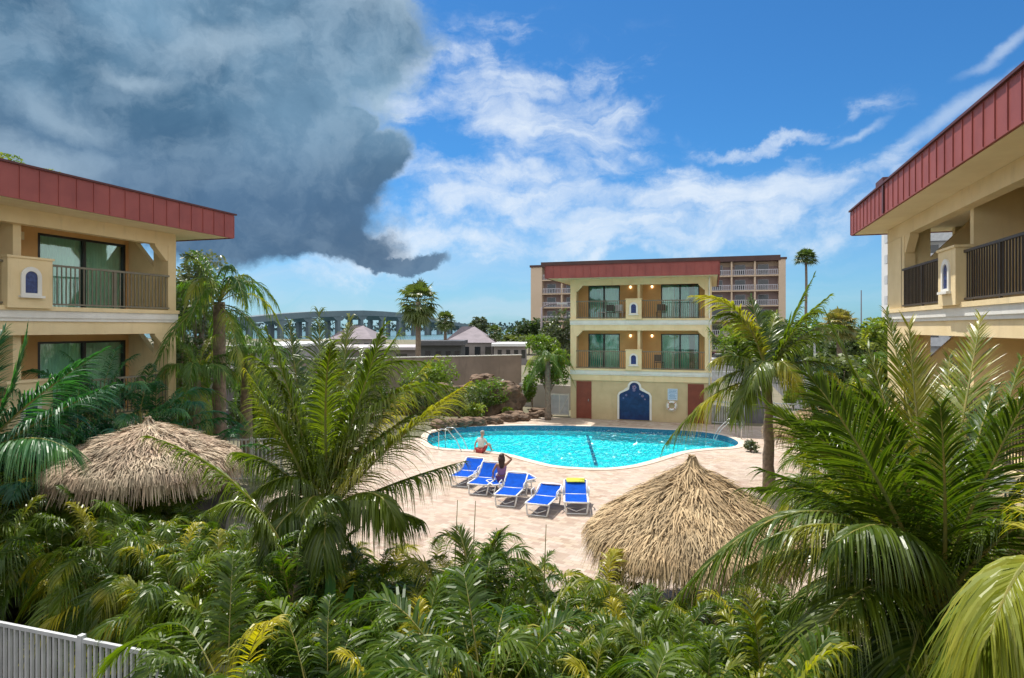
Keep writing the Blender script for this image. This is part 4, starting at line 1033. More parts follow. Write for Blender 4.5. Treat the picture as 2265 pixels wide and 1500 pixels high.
# broad upright leaf plant in the bed, and thin bare flower spikes
q = P(720, HY, 8.6); root = empty('broadleaf_plant', (q.x, q.y, 0), 0, 'upright blue-green paddle-leaved plant rising from the palm bed below the middle coconut palm', 'plant')
for k, (ax, ay, hz_) in enumerate([(0.12, 0, 2.25), (-0.25, 0.1, 1.95), (0.32, 0.1, 1.8)]):
    m_ = MB(); vs = []; K = 10
    for i in range(K+1):
        s_ = i/K; c_ = Vector((ax*s_*1.4, ay*s_-0.12*s_*s_, 0.7+(hz_-0.7)*s_)); w_ = 0.13*math.sin(math.pi*min(1, 0.08+0.92*s_))**0.7
        sd_ = Vector((0.85, -0.3, 0.1)).normalized(); vs += [c_-sd_*w_, c_+Vector((0, 0.03, 0)), c_+sd_*w_]
    m_.add(vs, [(3*i, 3*i+1, 3*i+4, 3*i+3) for i in range(K)]+[(3*i+1, 3*i+2, 3*i+5, 3*i+4) for i in range(K)], 0.4); m_.build('leaf', L_BROAD, root, True)
    m_ = MB(); m_.tube([(0, 0, 0), (0, 0, 0.4), (0, 0, 0.72)], 0.02, 5); m_.build('leaf_stalk', M['stemg'], root)
for k, (px, p0, p1, d, lb) in enumerate([(1012, 1200, 1106, 9.6, 'left'), (1052, 1180, 1108, 9.6, 'middle'), (1208, 1270, 1160, 9.0, 'right')]):
    b, t_ = P(px-6, p0+60, d), P(px, p1, d); m_ = MB(); m_.tube([(b.x, b.y, 0), b, t_], [0.012, 0.01, 0.005], 5)
    tag(m_.build('bare_stalk', M['stemg']), {'left': 'thin bare stalk rising beside the fanned frond, left one of the pair', 'middle': 'dark bare stalk rising beside the fanned frond, right one of the pair', 'right': 'lone bare stalk rising against the paving right of the fanned frond'}[lb], 'plant')
# weeds in the gutter of the left roof belong to the sky line: small plant
q = Vector((-14.3, 9.6, RTOP+0.04)); root = empty('roof_weed', q, 0, 'yellow-green weeds growing on the red roof edge of the left block', 'plant')
m_ = MB(); leaf_cloud(m_, [(0, 0, .1, .12, .35, .14), (0, .9, .05, .1, .25, .07)], 170, 0.045); m_.build('foliage', L_BUSH, root)

# ------------------------------------------------------------------ thatched umbrellas
def thatch(loc, Rr, zap, zeave, label, mt='straw', nb=12000, sag=0.10, seed=1, post=True):
    root = empty('thatched_umbrella', (loc[0], loc[1], 0), 0, label, 'parasol')
    rnd = random.Random(seed)
    def prof(s_): return zap+(zeave-zap)*(0.62*s_**0.75+0.38*s_**1.7)
    core = MB(); core.lathe([(Rr*0.94*s_, prof(s_)-0.07) for s_ in (0.001, .1, .25, .5, .75, 1.0)], k=28); core.lathe([(Rr*0.90*s_, prof(s_)-0.16) for s_ in (1.0, .7, .4, .02)], k=28)
    core.build('roof_core', M['strawcore'], root)
    t = MB()
    def P3(s_, a, lift): return Vector((Rr*s_*math.cos(a), Rr*s_*math.sin(a), prof(s_)+lift))
    for i in range(nb):
        s0 = math.sqrt(rnd.random())*0.97; a = rnd.uniform(0, 2*math.pi); ln = rnd.uniform(0.10, 0.24)
        lump = 0.11*noise.noise(Vector((3*math.cos(a)*s0*2, 3*math.sin(a)*s0*2, seed)))+0.03*noise.noise(Vector((9*math.cos(a)*s0*2, 9*math.sin(a)*s0*2, seed)))
        lift0 = lump+0.0; lift1 = lump+rnd.uniform(0.0, 0.08)+(0.08 if rnd.random() < .15 else 0)
        da = rnd.gauss(0, 0.075)/max(s0, .15)*0.6; s1 = s0+ln
        over = max(0, s1-1.0)
        p0 = P3(s0, a, lift0); pm = P3(min(s0+ln*.5, 1.04), a+da*.5, lift1*0.7+0.01); p1 = P3(min(s1, 1.10), a+da, lift1-over*0.9)
        w_ = rnd.uniform(0.005, 0.014); sd_ = Vector((-math.sin(a), math.cos(a), rnd.uniform(-.5, .5)))*w_
        t.add([p0-sd_, p0+sd_, pm+sd_, pm-sd_, p1+sd_*0.4, p1-sd_*0.4], [(0, 1, 2, 3), (3, 2, 4, 5)], min(1, max(0, 0.75*rnd.random()**1.6+0.9*max(0, noise.noise(p0*1.7+Vector((seed, 0, 0)))))))
    # ragged hanging skirt
    for i in range(nb//5):
        a = rnd.uniform(0, 2*math.pi); l = rnd.uniform(0.15, 0.5); s0 = rnd.uniform(0.93, 1.03); p0 = P3(s0, a, -0.02)
        o_ = Vector((math.cos(a), math.sin(a), 0)); p1 = p0+o_*l*rnd.uniform(.1, .5)-UP*l+Vector((rnd.gauss(0, .03), rnd.gauss(0, .03), 0))
        w_ = rnd.uniform(0.007, 0.016); sd_ = Vector((-math.sin(a), math.cos(a), 0))*w_
        t.add([p0-sd_, p0+sd_, p1+sd_*.3, p1-sd_*.3], [(0, 1, 2, 3)], rnd.random())
    # cap tuft
    for i in range(260):
        a = rnd.uniform(0, 6.283); r1 = rnd.uniform(.08, .30); p0 = Vector((rnd.gauss(0, .03), rnd.gauss(0, .03), zap+rnd.uniform(.02, .12))); p1 = Vector((r1*math.cos(a), r1*math.sin(a), zap-r1*0.75+rnd.uniform(0, .05)))
        sd_ = Vector((-math.sin(a), math.cos(a), 0))*0.012
        t.add([p0-sd_, p0+sd_, p1+sd_*.4, p1-sd_*.4], [(0, 1, 2, 3)], rnd.random())
    t.build('thatch', M[mt], root)
    p = MB(); p.tube([(0, 0, 0), (0, 0, zap-0.1)], 0.07, 10); p.build('post', M['wood'], root, True)
    for k in range(8):
        a = k*math.pi/4; b = MB(); b.tube([(0.05*math.cos(a), 0.05*math.sin(a), zap-0.25), (Rr*.9*math.cos(a), Rr*.9*math.sin(a), zeave-0.10)], 0.025, 5); b.build('rafter', M['wood'], root)
    return root
q = P(1531, HY, 11.2); thatch((q.x, q.y), 1.78, CAMZ-296/F*11.2, 1.60, 'golden thatched umbrella in front of the pool, nearest to the camera', seed=2)
q = P(328, HY, 13.0); thatch((q.x, q.y), 1.68, CAMZ-210/F*13.0, 2.46, 'weathered thatched umbrella below the left block', mt='straw2', seed=5)
q = P(1800, HY, 21.0); thatch((q.x, q.y), 1.5, 2.55, 1.75, 'dry ragged thatched umbrella half hidden behind fronds right of the pool', nb=3500, seed=8)
# table and dark post things under the left hut
q = P(470, HY, 14.5)

# ------------------------------------------------------------------ sun loungers
def make_lounger(back=35, fab='bluefab'):
    root = empty('sun_lounger', (0, 0, 0), 0, 'x', 'sun lounger', 'sun loungers in a row on the pool deck')
    # local: foot end at -y (towards camera), head at +y ; length 1.9
    f = MB(); W2 = 0.33; H = 0.38
    for s_ in (-1, 1):
        f.tube([(s_*W2, -0.95, H-0.02), (s_*W2, -0.9, H), (s_*W2, 0.25, H), (s_*W2, 0.95, H)], 0.026, 8)
    for y in (-0.95, 0.25, 0.95): f.tube([(-W2, y, H-0.01), (W2, y, H-0.01)], 0.026, 8)
    f.build('frame', M['whitepl'], root, True)
    for y, yo in ((-0.82, -0.10), (0.75, 0.10)):
        for s_ in (-1, 1):
            l = MB(); l.tube([(s_*W2, y, H), (s_*(W2-.02), y+yo*.5, H*.5), (s_*(W2-.05), y+yo, 0.02)], [0.028, 0.024, 0.024], 8); l.build('leg', M['whitepl'], root, True)
        b = MB(); b.tube([(-W2+.05, y+yo, 0.03), (W2-.05, y+yo, 0.03)], 0.022, 8); b.tube([(-W2+.08, y+yo*.5, 0.2), (0, y+yo*.8, 0.1), (W2-.08, y+yo*.5, 0.2)], 0.014, 6); b.build('leg_brace', M['whitepl'], root, True)
    st = MB(); K = 10; vs = []
    for i in range(K+1):
        y = -0.90+1.12*i/K; z = H+0.012-0.025*math.sin(math.pi*i/K); vs += [(-W2+.03, y, z), (0, y, z-.012), (W2-.03, y, z)]
    st.add(vs, [(3*i, 3*i+1, 3*i+4, 3*i+3) for i in range(K)]+[(3*i+1, 3*i+2, 3*i+5, 3*i+4) for i in range(K)], 0); st.build('seat', M[fab], root, True)
    a = R(back); bo = Vector((0, 0.25, H+0.01)); dv = Vector((0, math.cos(a), math.sin(a))); nv = Vector((0, -math.sin(a), math.cos(a)))
    bk = MB(); vs = []
    for i in range(K+1):
        c_ = bo+dv*(0.74*i/K)-nv*0.02*math.sin(math.pi*i/K); vs += [c_+Vector((-W2+.03, 0, 0)), c_-nv*.012, c_+Vector((W2-.03, 0, 0))]
    bk.add(vs, [(3*i, 3*i+1, 3*i+4, 3*i+3) for i in range(K)]+[(3*i+1, 3*i+2, 3*i+5, 3*i+4) for i in range(K)], 0); bo_ = bk.build('backrest', M[fab], root, True)
    bf = MB(); e = bo+dv*0.78
    bf.tube([bo+Vector((-W2, 0, 0)), e+Vector((-W2, 0, 0))-dv*.05, e+Vector((-W2+.06, 0, 0)), e+Vector((W2-.06, 0, 0)), e+Vector((W2, 0, 0))-dv*.05, bo+Vector((W2, 0, 0))], 0.025, 8)
    bf.build('backrest_frame', M['whitepl'], bo_, True)
    ar = bo+dv*0.45
    for s_ in (-1, 1):
        t = MB(); t.tube([ar+Vector((s_*(W2+.01), 0, 0)), (s_*(W2+.01), ar.y+0.12, H)], 0.014, 6); t.build('prop_strut', M['whitepl'], root)
        t = MB(); t.tube([(s_*(W2+.03), -0.05, H), (s_*(W2+.05), 0.0, H+.2), (s_*(W2+.05), 0.32, H+.22), (s_*(W2+.03), 0.42, H)], 0.018, 7); t.build('armrest', M['whitepl'], root, True)
    for ch in root.children: pass
    root.scale = (1.0, 0.74, 0.92)
    return root
lg = [((1188, 1143), 20, -0.10, 17, 'empty brightly sunlit blue sun lounger, second from the right of the row'),
      ((1275, 1139), 5, 0.02, 24, 'blue sun lounger at the right end of the row, under a yellow towel'),
      ((1118, 1122), 16, -0.04, 28, 'blue sun lounger beside the seated woman on her right, third from the right'),
      ((1057, 1096), 18, 0, 34, 'blue sun lounger just left of the seated woman, fourth from the right'),
      ((1016, 1078), 20, 0, 28, 'sun lounger at the left end of the row under the drooping frond')]
protos = []
loungers = []
for (pp, rot, dx, back, lb) in lg:
    q = G(*pp); o = make_lounger(back); v = Vector((0, 0.66, 0)); v.rotate(Quaternion(UP, R(18-rot)))
    o.location = (q.x+v.x, q.y+v.y, 0.006); o.rotation_euler = (0, 0, R(18-rot)); o['label'] = lb; loungers.append(o)
# towels
def towel(lounger, back, c, label, y0, y1, w=0.27, on='back'):
    H = 0.38; a = R(back); bo = Vector((0, 0.25, H+0.03)); dv = Vector((0, math.cos(a), math.sin(a)))
    t = MB(); vs = []; K = 12
    for i in range(K+1):
        s_ = y0+(y1-y0)*i/K
        if s_ <= 0.80: c_ = bo+dv*s_+Vector((0, -math.sin(a), math.cos(a)))*0.012
        else: c_ = bo+dv*0.80+Vector((0, 0.045, 0.0))-UP*(s_-0.80)+UP*0.02
        wv = 0.012*math.sin(i*1.7)
        vs += [c_+Vector((-w+wv, 0, 0)), c_+Vector((0, 0, .006)), c_+Vector((w+wv, 0, 0))]
    t.add(vs, [(3*i, 3*i+1, 3*i+4, 3*i+3) for i in range(K)]+[(3*i+1, 3*i+2, 3*i+5, 3*i+4) for i in range(K)], 0)
    o = t.build('towel', c, smooth=True); o.location = lounger.location; o.rotation_euler = lounger.rotation_euler; o.scale = lounger.scale
    sm = o.modifiers.new('thick', 'SOLIDIFY'); sm.thickness = 0.012
    return tag(o, label, 'towel')
towel(loungers[1], 24, mat('yellow_towel', (0.62, 0.66, 0.08), (0.50, 0.58, 0.07), 6, 0.95, 0.3), 'yellow-green towel draped over the head of the rightmost lounger', 0.58, 1.02)
towel(loungers[0], 17, mat('white_pink_towel', (0.75, 0.68, 0.72), (0.66, 0.58, 0.64), 6, 0.95, 0.3), 'pale towel over the head rail of the second lounger from the right', 0.70, 0.98)

# ------------------------------------------------------------------ people
def person_mesh(name, joints, edges, m_, parent=None, sub=2):
    me = bpy.data.meshes.new(name); me.from_pydata([j[0] for j in joints], edges, [])
    o = bpy.data.objects.new(name, me); COL.objects.link(o)
    if parent: o.parent = parent
    me.materials.append(m_)
    sk = o.modifiers.new('skin', 'SKIN'); sk.use_smooth_shade = True
    for i, j in enumerate(joints):
        r = j[1]; me.skin_vertices[0].data[i].radius = r if hasattr(r, '__len__') else (r, r)
    me.skin_vertices[0].data[0].use_root = True
    s_ = o.modifiers.new('sub', 'SUBSURF'); s_.levels = sub; s_.render_levels = sub
    return o
M['skin'] = mat('tanned_skin', (0.36, 0.19, 0.12), (0.30, 0.15, 0.09), 4, 0.5)
M['skin2'] = mat('fair_skin', (0.52, 0.33, 0.24), (0.45, 0.27, 0.2), 4, 0.5)
def add_hand(js, es, wi, wp, dirv, side, r=0.010):
    """palm and five fingers from the wrist joint index wi"""
    dirv = Vector(dirv).normalized(); side = Vector(side).normalized(); wp = Vector(wp)
    js.append(((wp+dirv*0.05), (0.030, 0.014))); pi = len(js)-1; es.append((wi, pi))
    for k, ln in enumerate((0.075, 0.085, 0.08, 0.062)):
        b = wp+dirv*0.085+side*(k-1.5)*0.020
        js.append((b, 0.010)); a = len(js)-1; es.append((pi, a))
        js.append((b+dirv*ln*.5-UP*.006, 0.009)); es.append((a, a+1)); js.append((b+dirv*ln*.9-UP*.022, 0.008)); es.append((a+1, a+2))
    b = wp+dirv*0.03-side*0.04; js.append((b, 0.011)); a = len(js)-1; es.append((pi, a)); js.append((b+dirv*0.04-side*0.02, 0.009)); es.append((a, a+1))
def person(loc, rz, label, pose, skin, top, bottom, hair, scale=1.0, long_hair=False):
    root = empty('person', loc, rz, label, 'person')
    J = pose   # dict of joint positions; facing +y
    js = []; es = []; ix = {}
    def j(n_, p_, r_, par=None):
        js.append((Vector(p_), r_)); ix[n_] = len(js)-1
        if par: es.append((ix[par], ix[n_]))
    pel = Vector(J['pelvis']); che = Vector(J['chest']); nk = Vector(J['neck']); hd = Vector(J['head'])
    j('pelvis', pel, (0.155, 0.11)); j('waist', (pel+che)/2, (0.125, 0.095), 'pelvis'); j('chest', che, (0.15, 0.105), 'waist'); j('neckb', nk, 0.055, 'chest'); j('neck', nk+(hd-nk)*.3, 0.050, 'neckb')
    j('head', hd, (0.078, 0.092), 'neck'); j('crown', hd+Vector((0, -0.01, 0.085)), (0.06, 0.07), 'head')
    for s_, n_ in ((-1, 'l'), (1, 'r')):
        sh = che+Vector((s_*0.17, 0, 0.10)); j('sh'+n_, sh, 0.052, 'chest'); el = Vector(J['el'+n_]); wr = Vector(J['wr'+n_])
        j('ua'+n_, (sh+el)/2, 0.045, 'sh'+n_); j('el'+n_, el, 0.037, 'ua'+n_); j('fa'+n_, el.lerp(wr, .4), 0.036, 'el'+n_); j('wr'+n_, wr, 0.024, 'fa'+n_)
        dv = (wr-el).normalized(); add_hand(js, es, ix['wr'+n_], wr, dv, Vector((s_*-1, 0, 0)) if abs(dv.x) < .8 else Vector((0, 1, 0)))
        hp = pel+Vector((s_*0.09, 0.02, -0.03)); kn = Vector(J['kn'+n_]); an = Vector(J['an'+n_])
        j('hp'+n_, hp, 0.088, 'pelvis'); j('th'+n_, (hp+kn)/2, 0.075, 'hp'+n_); j('kn'+n_, kn, 0.054, 'th'+n_); j('ca'+n_, kn.lerp(an, .35), 0.052, 'kn'+n_); j('an'+n_, an, 0.034, 'ca'+n_)
        fd = Vector(J.get('foot', (0, 1, 0))); j('hl'+n_, an+Vector((0, -0.02, -0.05)), 0.035, 'an'+n_); j('ft'+n_, an+fd*0.10+Vector((0, 0, -0.05)), (0.036, 0.025), 'hl'+n_); j('to'+n_, an+fd*0.17+Vector((0, 0, -0.055)), (0.032, 0.016), 'ft'+n_)
    body = person_mesh('body', js, es, skin, root)
    # face: nose, eyes, ears, mouth
    f = MB(); f.tube([hd+Vector((0, .085, .02)), hd+Vector((0, .112, -.01))], [.008, .016], 6)
    for s_ in (-1, 1):
        f.tube([hd+Vector((s_*.078, 0, .02)), hd+Vector((s_*.088, -.01, -.01)), hd+Vector((s_*.08, 0, -.03))], [.012, .016, .010], 6)
    f.build('nose_and_ears', skin, root, True)
    e_ = MB()
    for s_ in (-1, 1): e_.lathe([(0.001, -.010), (.010, -.005), (.012, 0), (.010, .005), (.001, .010)], hd+Vector((s_*.030, .084, .015)), 8)
    e_.tube([hd+Vector((-.022, .086, -.045)), hd+Vector((0, .09, -.047)), hd+Vector((.022, .086, -.045))], .006, 6); e_.build('eyes_and_mouth', M['dframe'], root, True)
    # hair
    h = MB(); prof = []
    K, Q = 12, 8; vs = []
    for i in range(Q+1):
        th = math.pi*0.62*i/Q
        for k in range(K):
            a = 2*math.pi*k/K; fr_ = 1.0 if math.sin(a) < 0.35 else max(0.55, 1-0.25*i/Q)
            tt = th*fr_
            vs.append(hd+Vector((0.096*math.sin(tt)*math.cos(a), 0.108*math.sin(tt)*math.sin(a)-0.012, 0.055+0.085*math.cos(tt)*1.05)))
    h.add(vs, [(i*K+k, i*K+(k+1) % K, (i+1)*K+(k+1) % K, (i+1)*K+k) for i in range(Q) for k in range(K)], .3)
    if long_hair:
        for k in range(11):
            a = math.pi+math.pi*k/10; b = hd+Vector((0.085*math.cos(a), 0.085*math.sin(a), 0.02))
            h.tube([b, b+Vector((0.01*math.cos(a), -.02, -.12)), nk+Vector((.07*math.cos(a), -.09, -.06)), nk+Vector((.05*math.cos(a), -.11, -.20))], [.030, .030, .026, .008], 6)
    h.build('hair', hair, root, True)
    # clothing follows the torso
    tj = [(pel+Vector((0, 0, .06)), (0.17, .125)), ((pel+che)/2, (0.142, .112)), (che, (0.168, .122)), (che+Vector((0, 0, .11)), (.125, .085))]
    te_ = [(0, 1), (1, 2), (2, 3)]
    for s_, n_ in ((-1, 'l'), (1, 'r')):
        sh = che+Vector((s_*0.17, 0, 0.10)); el = Vector(J['el'+n_]); tj.append((sh, .060)); te_.append((2, len(tj)-1))
        if top[1]: tj.append((sh.lerp(el, .5), .060)); te_.append((len(tj)-2, len(tj)-1))
    person_mesh('shirt', tj, te_, top[0], root)
    bj = [(pel, (.172, .128))]; be = []
    for s_, n_ in ((-1, 'l'), (1, 'r')):
        hp = pel+Vector((s_*0.09, 0.02, -0.03)); kn = Vector(J['kn'+n_]); bj.append((hp, .100)); be.append((0, len(bj)-1)); bj.append((hp.lerp(kn, bottom[1]), .088)); be.append((len(bj)-2, len(bj)-1))
    person_mesh('shorts', bj, be, bottom[0], root)
    root.scale = (scale,)*3
    return root
lw_ = loungers[2]
# woman sits on the edge of the lounger with her back to the camera
q = G(1097, 1098); sitz = 0.40
person((q.x, q.y+0.55, 0.006), R(20), 'person in a purple top seated on a lounger, seen from behind',
       dict(pelvis=(0, 0, 0.50), chest=(0, 0.03, 0.86), neck=(0, 0.03, 1.04), head=(0, 0.05, 1.20), ell=(-0.30, -0.02, 0.72), wrl=(-0.30, 0.14, 0.53), elr=(0.36, 0.08, 1.12), wrr=(0.15, 0.06, 1.27),
            knl=(-0.16, 0.45, 0.52), knr=(0.16, 0.45, 0.52), anl=(-0.17, 0.50, 0.08), anr=(0.17, 0.52, 0.08)),
       M['skin'], (mat('purple_top', (0.27, 0.15, 0.30), (0.22, 0.12, 0.26), 8, 0.9), False), (mat('purple_shorts', (0.10, 0.04, 0.16)), 0.35), mat('dark_brown_hair', (0.035, 0.018, 0.012), (0.06, 0.03, 0.02), 30, 0.5), 0.9, True)
# the lounger she sits on, side-on beneath her
o = make_lounger(6); o.location = (q.x+0.28, q.y+0.62, 0.006); o.rotation_euler = (0, 0, R(-52)); o['label'] = 'flat blue sun lounger carrying the seated woman'
q = G(1064, 1001)
person((q.x, q.y-0.05, 0.012), R(-20), 'person in a pale shirt and red shorts sitting on the left rim of the pool',
       dict(pelvis=(0, 0, 0.13), chest=(0, 0.06, 0.47), neck=(0, 0.09, 0.64), head=(0, 0.13, 0.78), ell=(-0.27, -0.02, 0.36), wrl=(-0.29, -0.06, 0.10), elr=(0.26, 0.14, 0.36), wrr=(0.20, 0.38, 0.30),
            knl=(-0.12, 0.42, 0.16), knr=(0.12, 0.40, 0.34), anl=(-0.12, 0.50, -0.22), anr=(0.12, 0.58, 0.07)),
       M['skin2'], (mat('pale_shirt', (0.62, 0.66, 0.64), (0.55, 0.6, 0.58), 8, 0.9), True), (mat('red_shorts', (0.38, 0.05, 0.05)), 0.7), mat('grey_hair', (0.30, 0.29, 0.26), (0.2, 0.19, 0.17), 30, 0.6), 0.98)

# ------------------------------------------------------------------ pool furniture: handrails, fences, gate
def handrail(px, py, rz, label):
    q = G(px, py); o = empty('handrail', (q.x, q.y, 0), rz, label, 'handrail')
    for s_ in (0, 0.5):
        m_ = MB(); m_.tube([(0, s_, 0.0), (0, s_, 0.80), (-.08, s_, 0.88), (-.45, s_, 0.88), (-.9, s_, 0.45), (-1.15, s_, 0.0), (-1.2, s_, -0.3)], 0.019, 8); m_.build('rail', M['steel'], o, True)
handrail(1640, 972, R(10), 'bent steel handrail at the steps on the right end of the pool')
handrail(985, 990, R(170), 'steel handrail at the left end of the pool')
A, B = G(1572, 938), G(1645, 944); picket('metal_fence', (A.x, A.y, 0), (B.x, B.y, 0), 1.25, 'short white metal fence panel between the balcony block and the grey wall', 0.12, 1.9, wpk=0.03)
A, B = G(1712, 950), G(1800, 955); picket('metal_fence', (A.x, A.y, 0), (B.x, B.y, 0), 1.35, 'white metal fence right of the palm trunk by the pool', 0.12, 1.9, wpk=0.03)
for (px, d, h, sc_) in ((640, 8.7, 1.0, .85), (690, 8.3, .95, .85), (735, 8.6, .9, .85), (610, 8.2, .8, .8), (770, 8.9, .8, .8)):
    q = P(px, HY, d); areca(q.x, q.y, h, sc_)
A, B = G(490, 1068), G(600, 1062); picket('metal_fence', (A.x, A.y, 0), (B.x+.4, B.y, 0), 1.45, 'pale metal fence right of the left thatched umbrella', 0.13, 1.9, wpk=0.03)
A, B = G(1216, 920), G(1259, 921); gt_ = empty('white_gate', (A.x, A.y, 0), math.atan2(B.y-A.y, B.x-A.x), 'white panelled gate at the left corner of the balcony block', 'gate')
gl_ = (B-A).length; m_ = MB(); m_.box(0.04, gl_-0.04, -0.01, 0.01, 0.1, 1.25); m_.build('gate_panel', M['white'], gt_)
m_ = MB(); m_.box(0, 0.05, -0.03, 0.03, 0, 1.32); m_.box(gl_-.05, gl_, -0.03, 0.03, 0, 1.32); m_.box(.05, gl_-.05, -.028, .028, 1.22, 1.30); m_.box(.05, gl_-.05, -.028, .028, .08, .15); m_.box(gl_/2-.025, gl_/2+.025, -.026, .026, .15, 1.22)
m_.tube([(gl_/2, -.02, .15), (gl_, -.02, 1.22)], .02, 4); m_.build('gate_frame', M['trim'], gt_)
# dark grey block wall beside the fence
M['block'] = mat('grey_block_wall', (0.20, 0.19, 0.21), (0.14, 0.13, 0.15), 1.5, 0.9, 0.3, stain=0.5)
def wall(name, A, B, h, th, m_, label, cap=None, z0=0):
    A, B = Vector(A), Vector(B); L = (B-A).length; o = empty(name, (A.x, A.y, 0), math.atan2(B.y-A.y, B.x-A.x), label, 'wall')
    w_ = MB(); w_.box(0, L, -th/2, th/2, z0, h); w_.build('wall_face', m_, o)
    if cap: c_ = MB(); c_.box(-.03, L+.03, -th/2-.04, th/2+.04, h, h+.06); c_.build('wall_cap', cap, o)
    return o
A, B = P(1647, HY, 34.5), P(1706, HY, 34.2); wall('block_wall', A, B, 1.75, 0.2, M['block'], 'dark grey block wall between two white fence panels', None)
A, B = P(1575, HY, 62), P(1640, HY, 61); wall('low_white_wall', A, B, 0.9, 0.25, M['white'], 'low white wall along the car park beside the balcony block')
A, B = P(300, HY, 28), P(640, HY, 33); wall('boundary_wall', A, B, 3.15, 0.2, mat('purple_grey_wall', (0.24, 0.205, 0.22), (0.17, 0.15, 0.165), 0.8, 0.9, .4, stain=.8), 'tall purple-grey boundary wall behind the queen palms', M['trim'])
A, B = P(630, HY, 40), P(1152, HY, 47); wall('boundary_wall', A, B, CAMZ-62/F*47, 0.2, mat('taupe_wall', (0.29, 0.235, 0.205), (0.21, 0.17, 0.15), 0.6, 0.9, .4, stain=.9), 'long taupe boundary wall behind the rock waterfall', M['trim'])
A, B = P(1150, HY, 42), P(1264, HY, 40); wall('boundary_wall', A, B, 1.5, 0.2, mat('pale_grey_wall', (0.42, 0.39, 0.37), (0.36, 0.33, 0.31), .6, .9, .2), 'low pale wall behind the yellow-green queen palm')

# rock waterfall
M['rock'] = mat('brown_rock', (0.215, 0.14, 0.092), (0.075, 0.05, 0.035), 1.6, 0.9, 1.0, 7)
def rock(loc, s_, seed):
    bm = bmesh.new(); bmesh.ops.create_icosphere(bm, subdivisions=4, radius=1)
    for v in bm.verts:
        p = v.co.copy(); d_ = 1+0.30*noise.noise(p*1.2+Vector((seed*9, 0, 0)))+0.24*noise.noise(p*2.9+Vector((seed*5, 3, 0)))+0.12*noise.noise(p*7+Vector((seed, 3, 9)))
        p.x = max(-.82, min(.82, p.x)); p.y = max(-.82, min(.82, p.y)); p.z = min(.78, p.z)
        v.co = Vector((p.x*s_[0], p.y*s_[1], p.z*s_[2]))*d_
    me = bpy.data.meshes.new('boulder'); bm.to_mesh(me); bm.free(); me.materials.append(M['rock'])
    o = bpy.data.objects.new('boulder', me); COL.objects.link(o); o.location = loc; return o
q = P(1090, HY, 38); rw = empty('rock_waterfall', (q.x, q.y, -0.5), YAW, 'brown artificial rock waterfall behind the left end of the pool', 'rock waterfall')
for i, (x, y, z, sx_, sy_, sz) in enumerate([(0.2, 0, 1.3, 1.7, 1.4, 1.6), (-1.9, 0.3, 1.2, 1.6, 1.3, 1.4), (-3.9, .5, 1.0, 1.5, 1.3, 1.3), (-0.7, .4, 2.75, 0.8, .8, .55), (1.1, -.2, .9, .8, .9, 1.7), (-5.6, .6, .8, 1.3, 1.2, 1.2), (-3.4, .5, 2.1, .9, .8, .5), (.5, .1, 2.45, 1.1, 1.0, .35)]):
    o = rock((x, y, z*.9), (sx_, sy_, sz*.88), i+1); o.parent = rw
for i, (px, py, s0) in enumerate([(1120, 932, .55), (1150, 930, .5), (1175, 925, .45), (1200, 921, .45), (1085, 938, .55), (1050, 941, .6), (1015, 944, .6), (980, 948, .6), (1136, 926, .6), (1190, 916, .5)]):
    q = G(px, py); o = rock((q.x, q.y, s0*.25), (s0*1.2, s0*.8, s0*.55), i+20)
    tag(o, 'low brown edging rock between the planting and the left end of the pool', 'rock', 'edging rocks by the pool')
# dark shadowed thing next to waterfall: pump cabinet left out

# ------------------------------------------------------------------ hotel behind
hd_ = 132.0; A = P(1200, HY, hd_); Bp = P(1722, HY, hd_/(0.9532+(1722-CX)/F*.3024)*(0.9532+(1200-CX)/F*.3024))
M['hotel'] = mat('hotel_beige', (0.60, 0.47, 0.36), (0.53, 0.41, 0.31), .1, .9)
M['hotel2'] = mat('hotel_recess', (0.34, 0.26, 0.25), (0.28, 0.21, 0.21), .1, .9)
M['hband'] = mat('hotel_rail_white', (0.50, 0.49, 0.54), (0.44, 0.43, 0.48), .2, .8)
hx0 = A.x; hY = A.y; HT = CAMZ+143/F*hd_
ho = empty('hotel', (hx0, hY, 0), 0, 'eight storey beige hotel with rows of balconies behind the balcony block', 'building')
hL = Bp.x-hx0
w_ = MB(); w_.box(-2.4, 0, -0.5, 14, 0, HT-1.0); w_.box(hL, hL+1.2, -0.5, 14, 0, HT-0.8); w_.box(0, hL, 1.6, 14, 0, HT-1.0); w_.build('wall', M['hotel'], ho)
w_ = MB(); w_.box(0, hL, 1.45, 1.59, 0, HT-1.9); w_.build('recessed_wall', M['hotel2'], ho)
r_ = MB(); r_.box(-0.2, hL+0.3, -0.6, 14, HT-1.0, HT); r_.box(-2.6, -0.2, -0.7, 14, HT-1.0, HT-0.55); r_.box(hL+.3, hL+1.4, -.7, 14, HT-0.8, HT-.45); r_.build('roof', M['hroof'] if 'hroof' in M else mat('hotel_roof', (0.10, 0.055, 0.05), (0.07, 0.04, 0.04), .3, .8), ho)
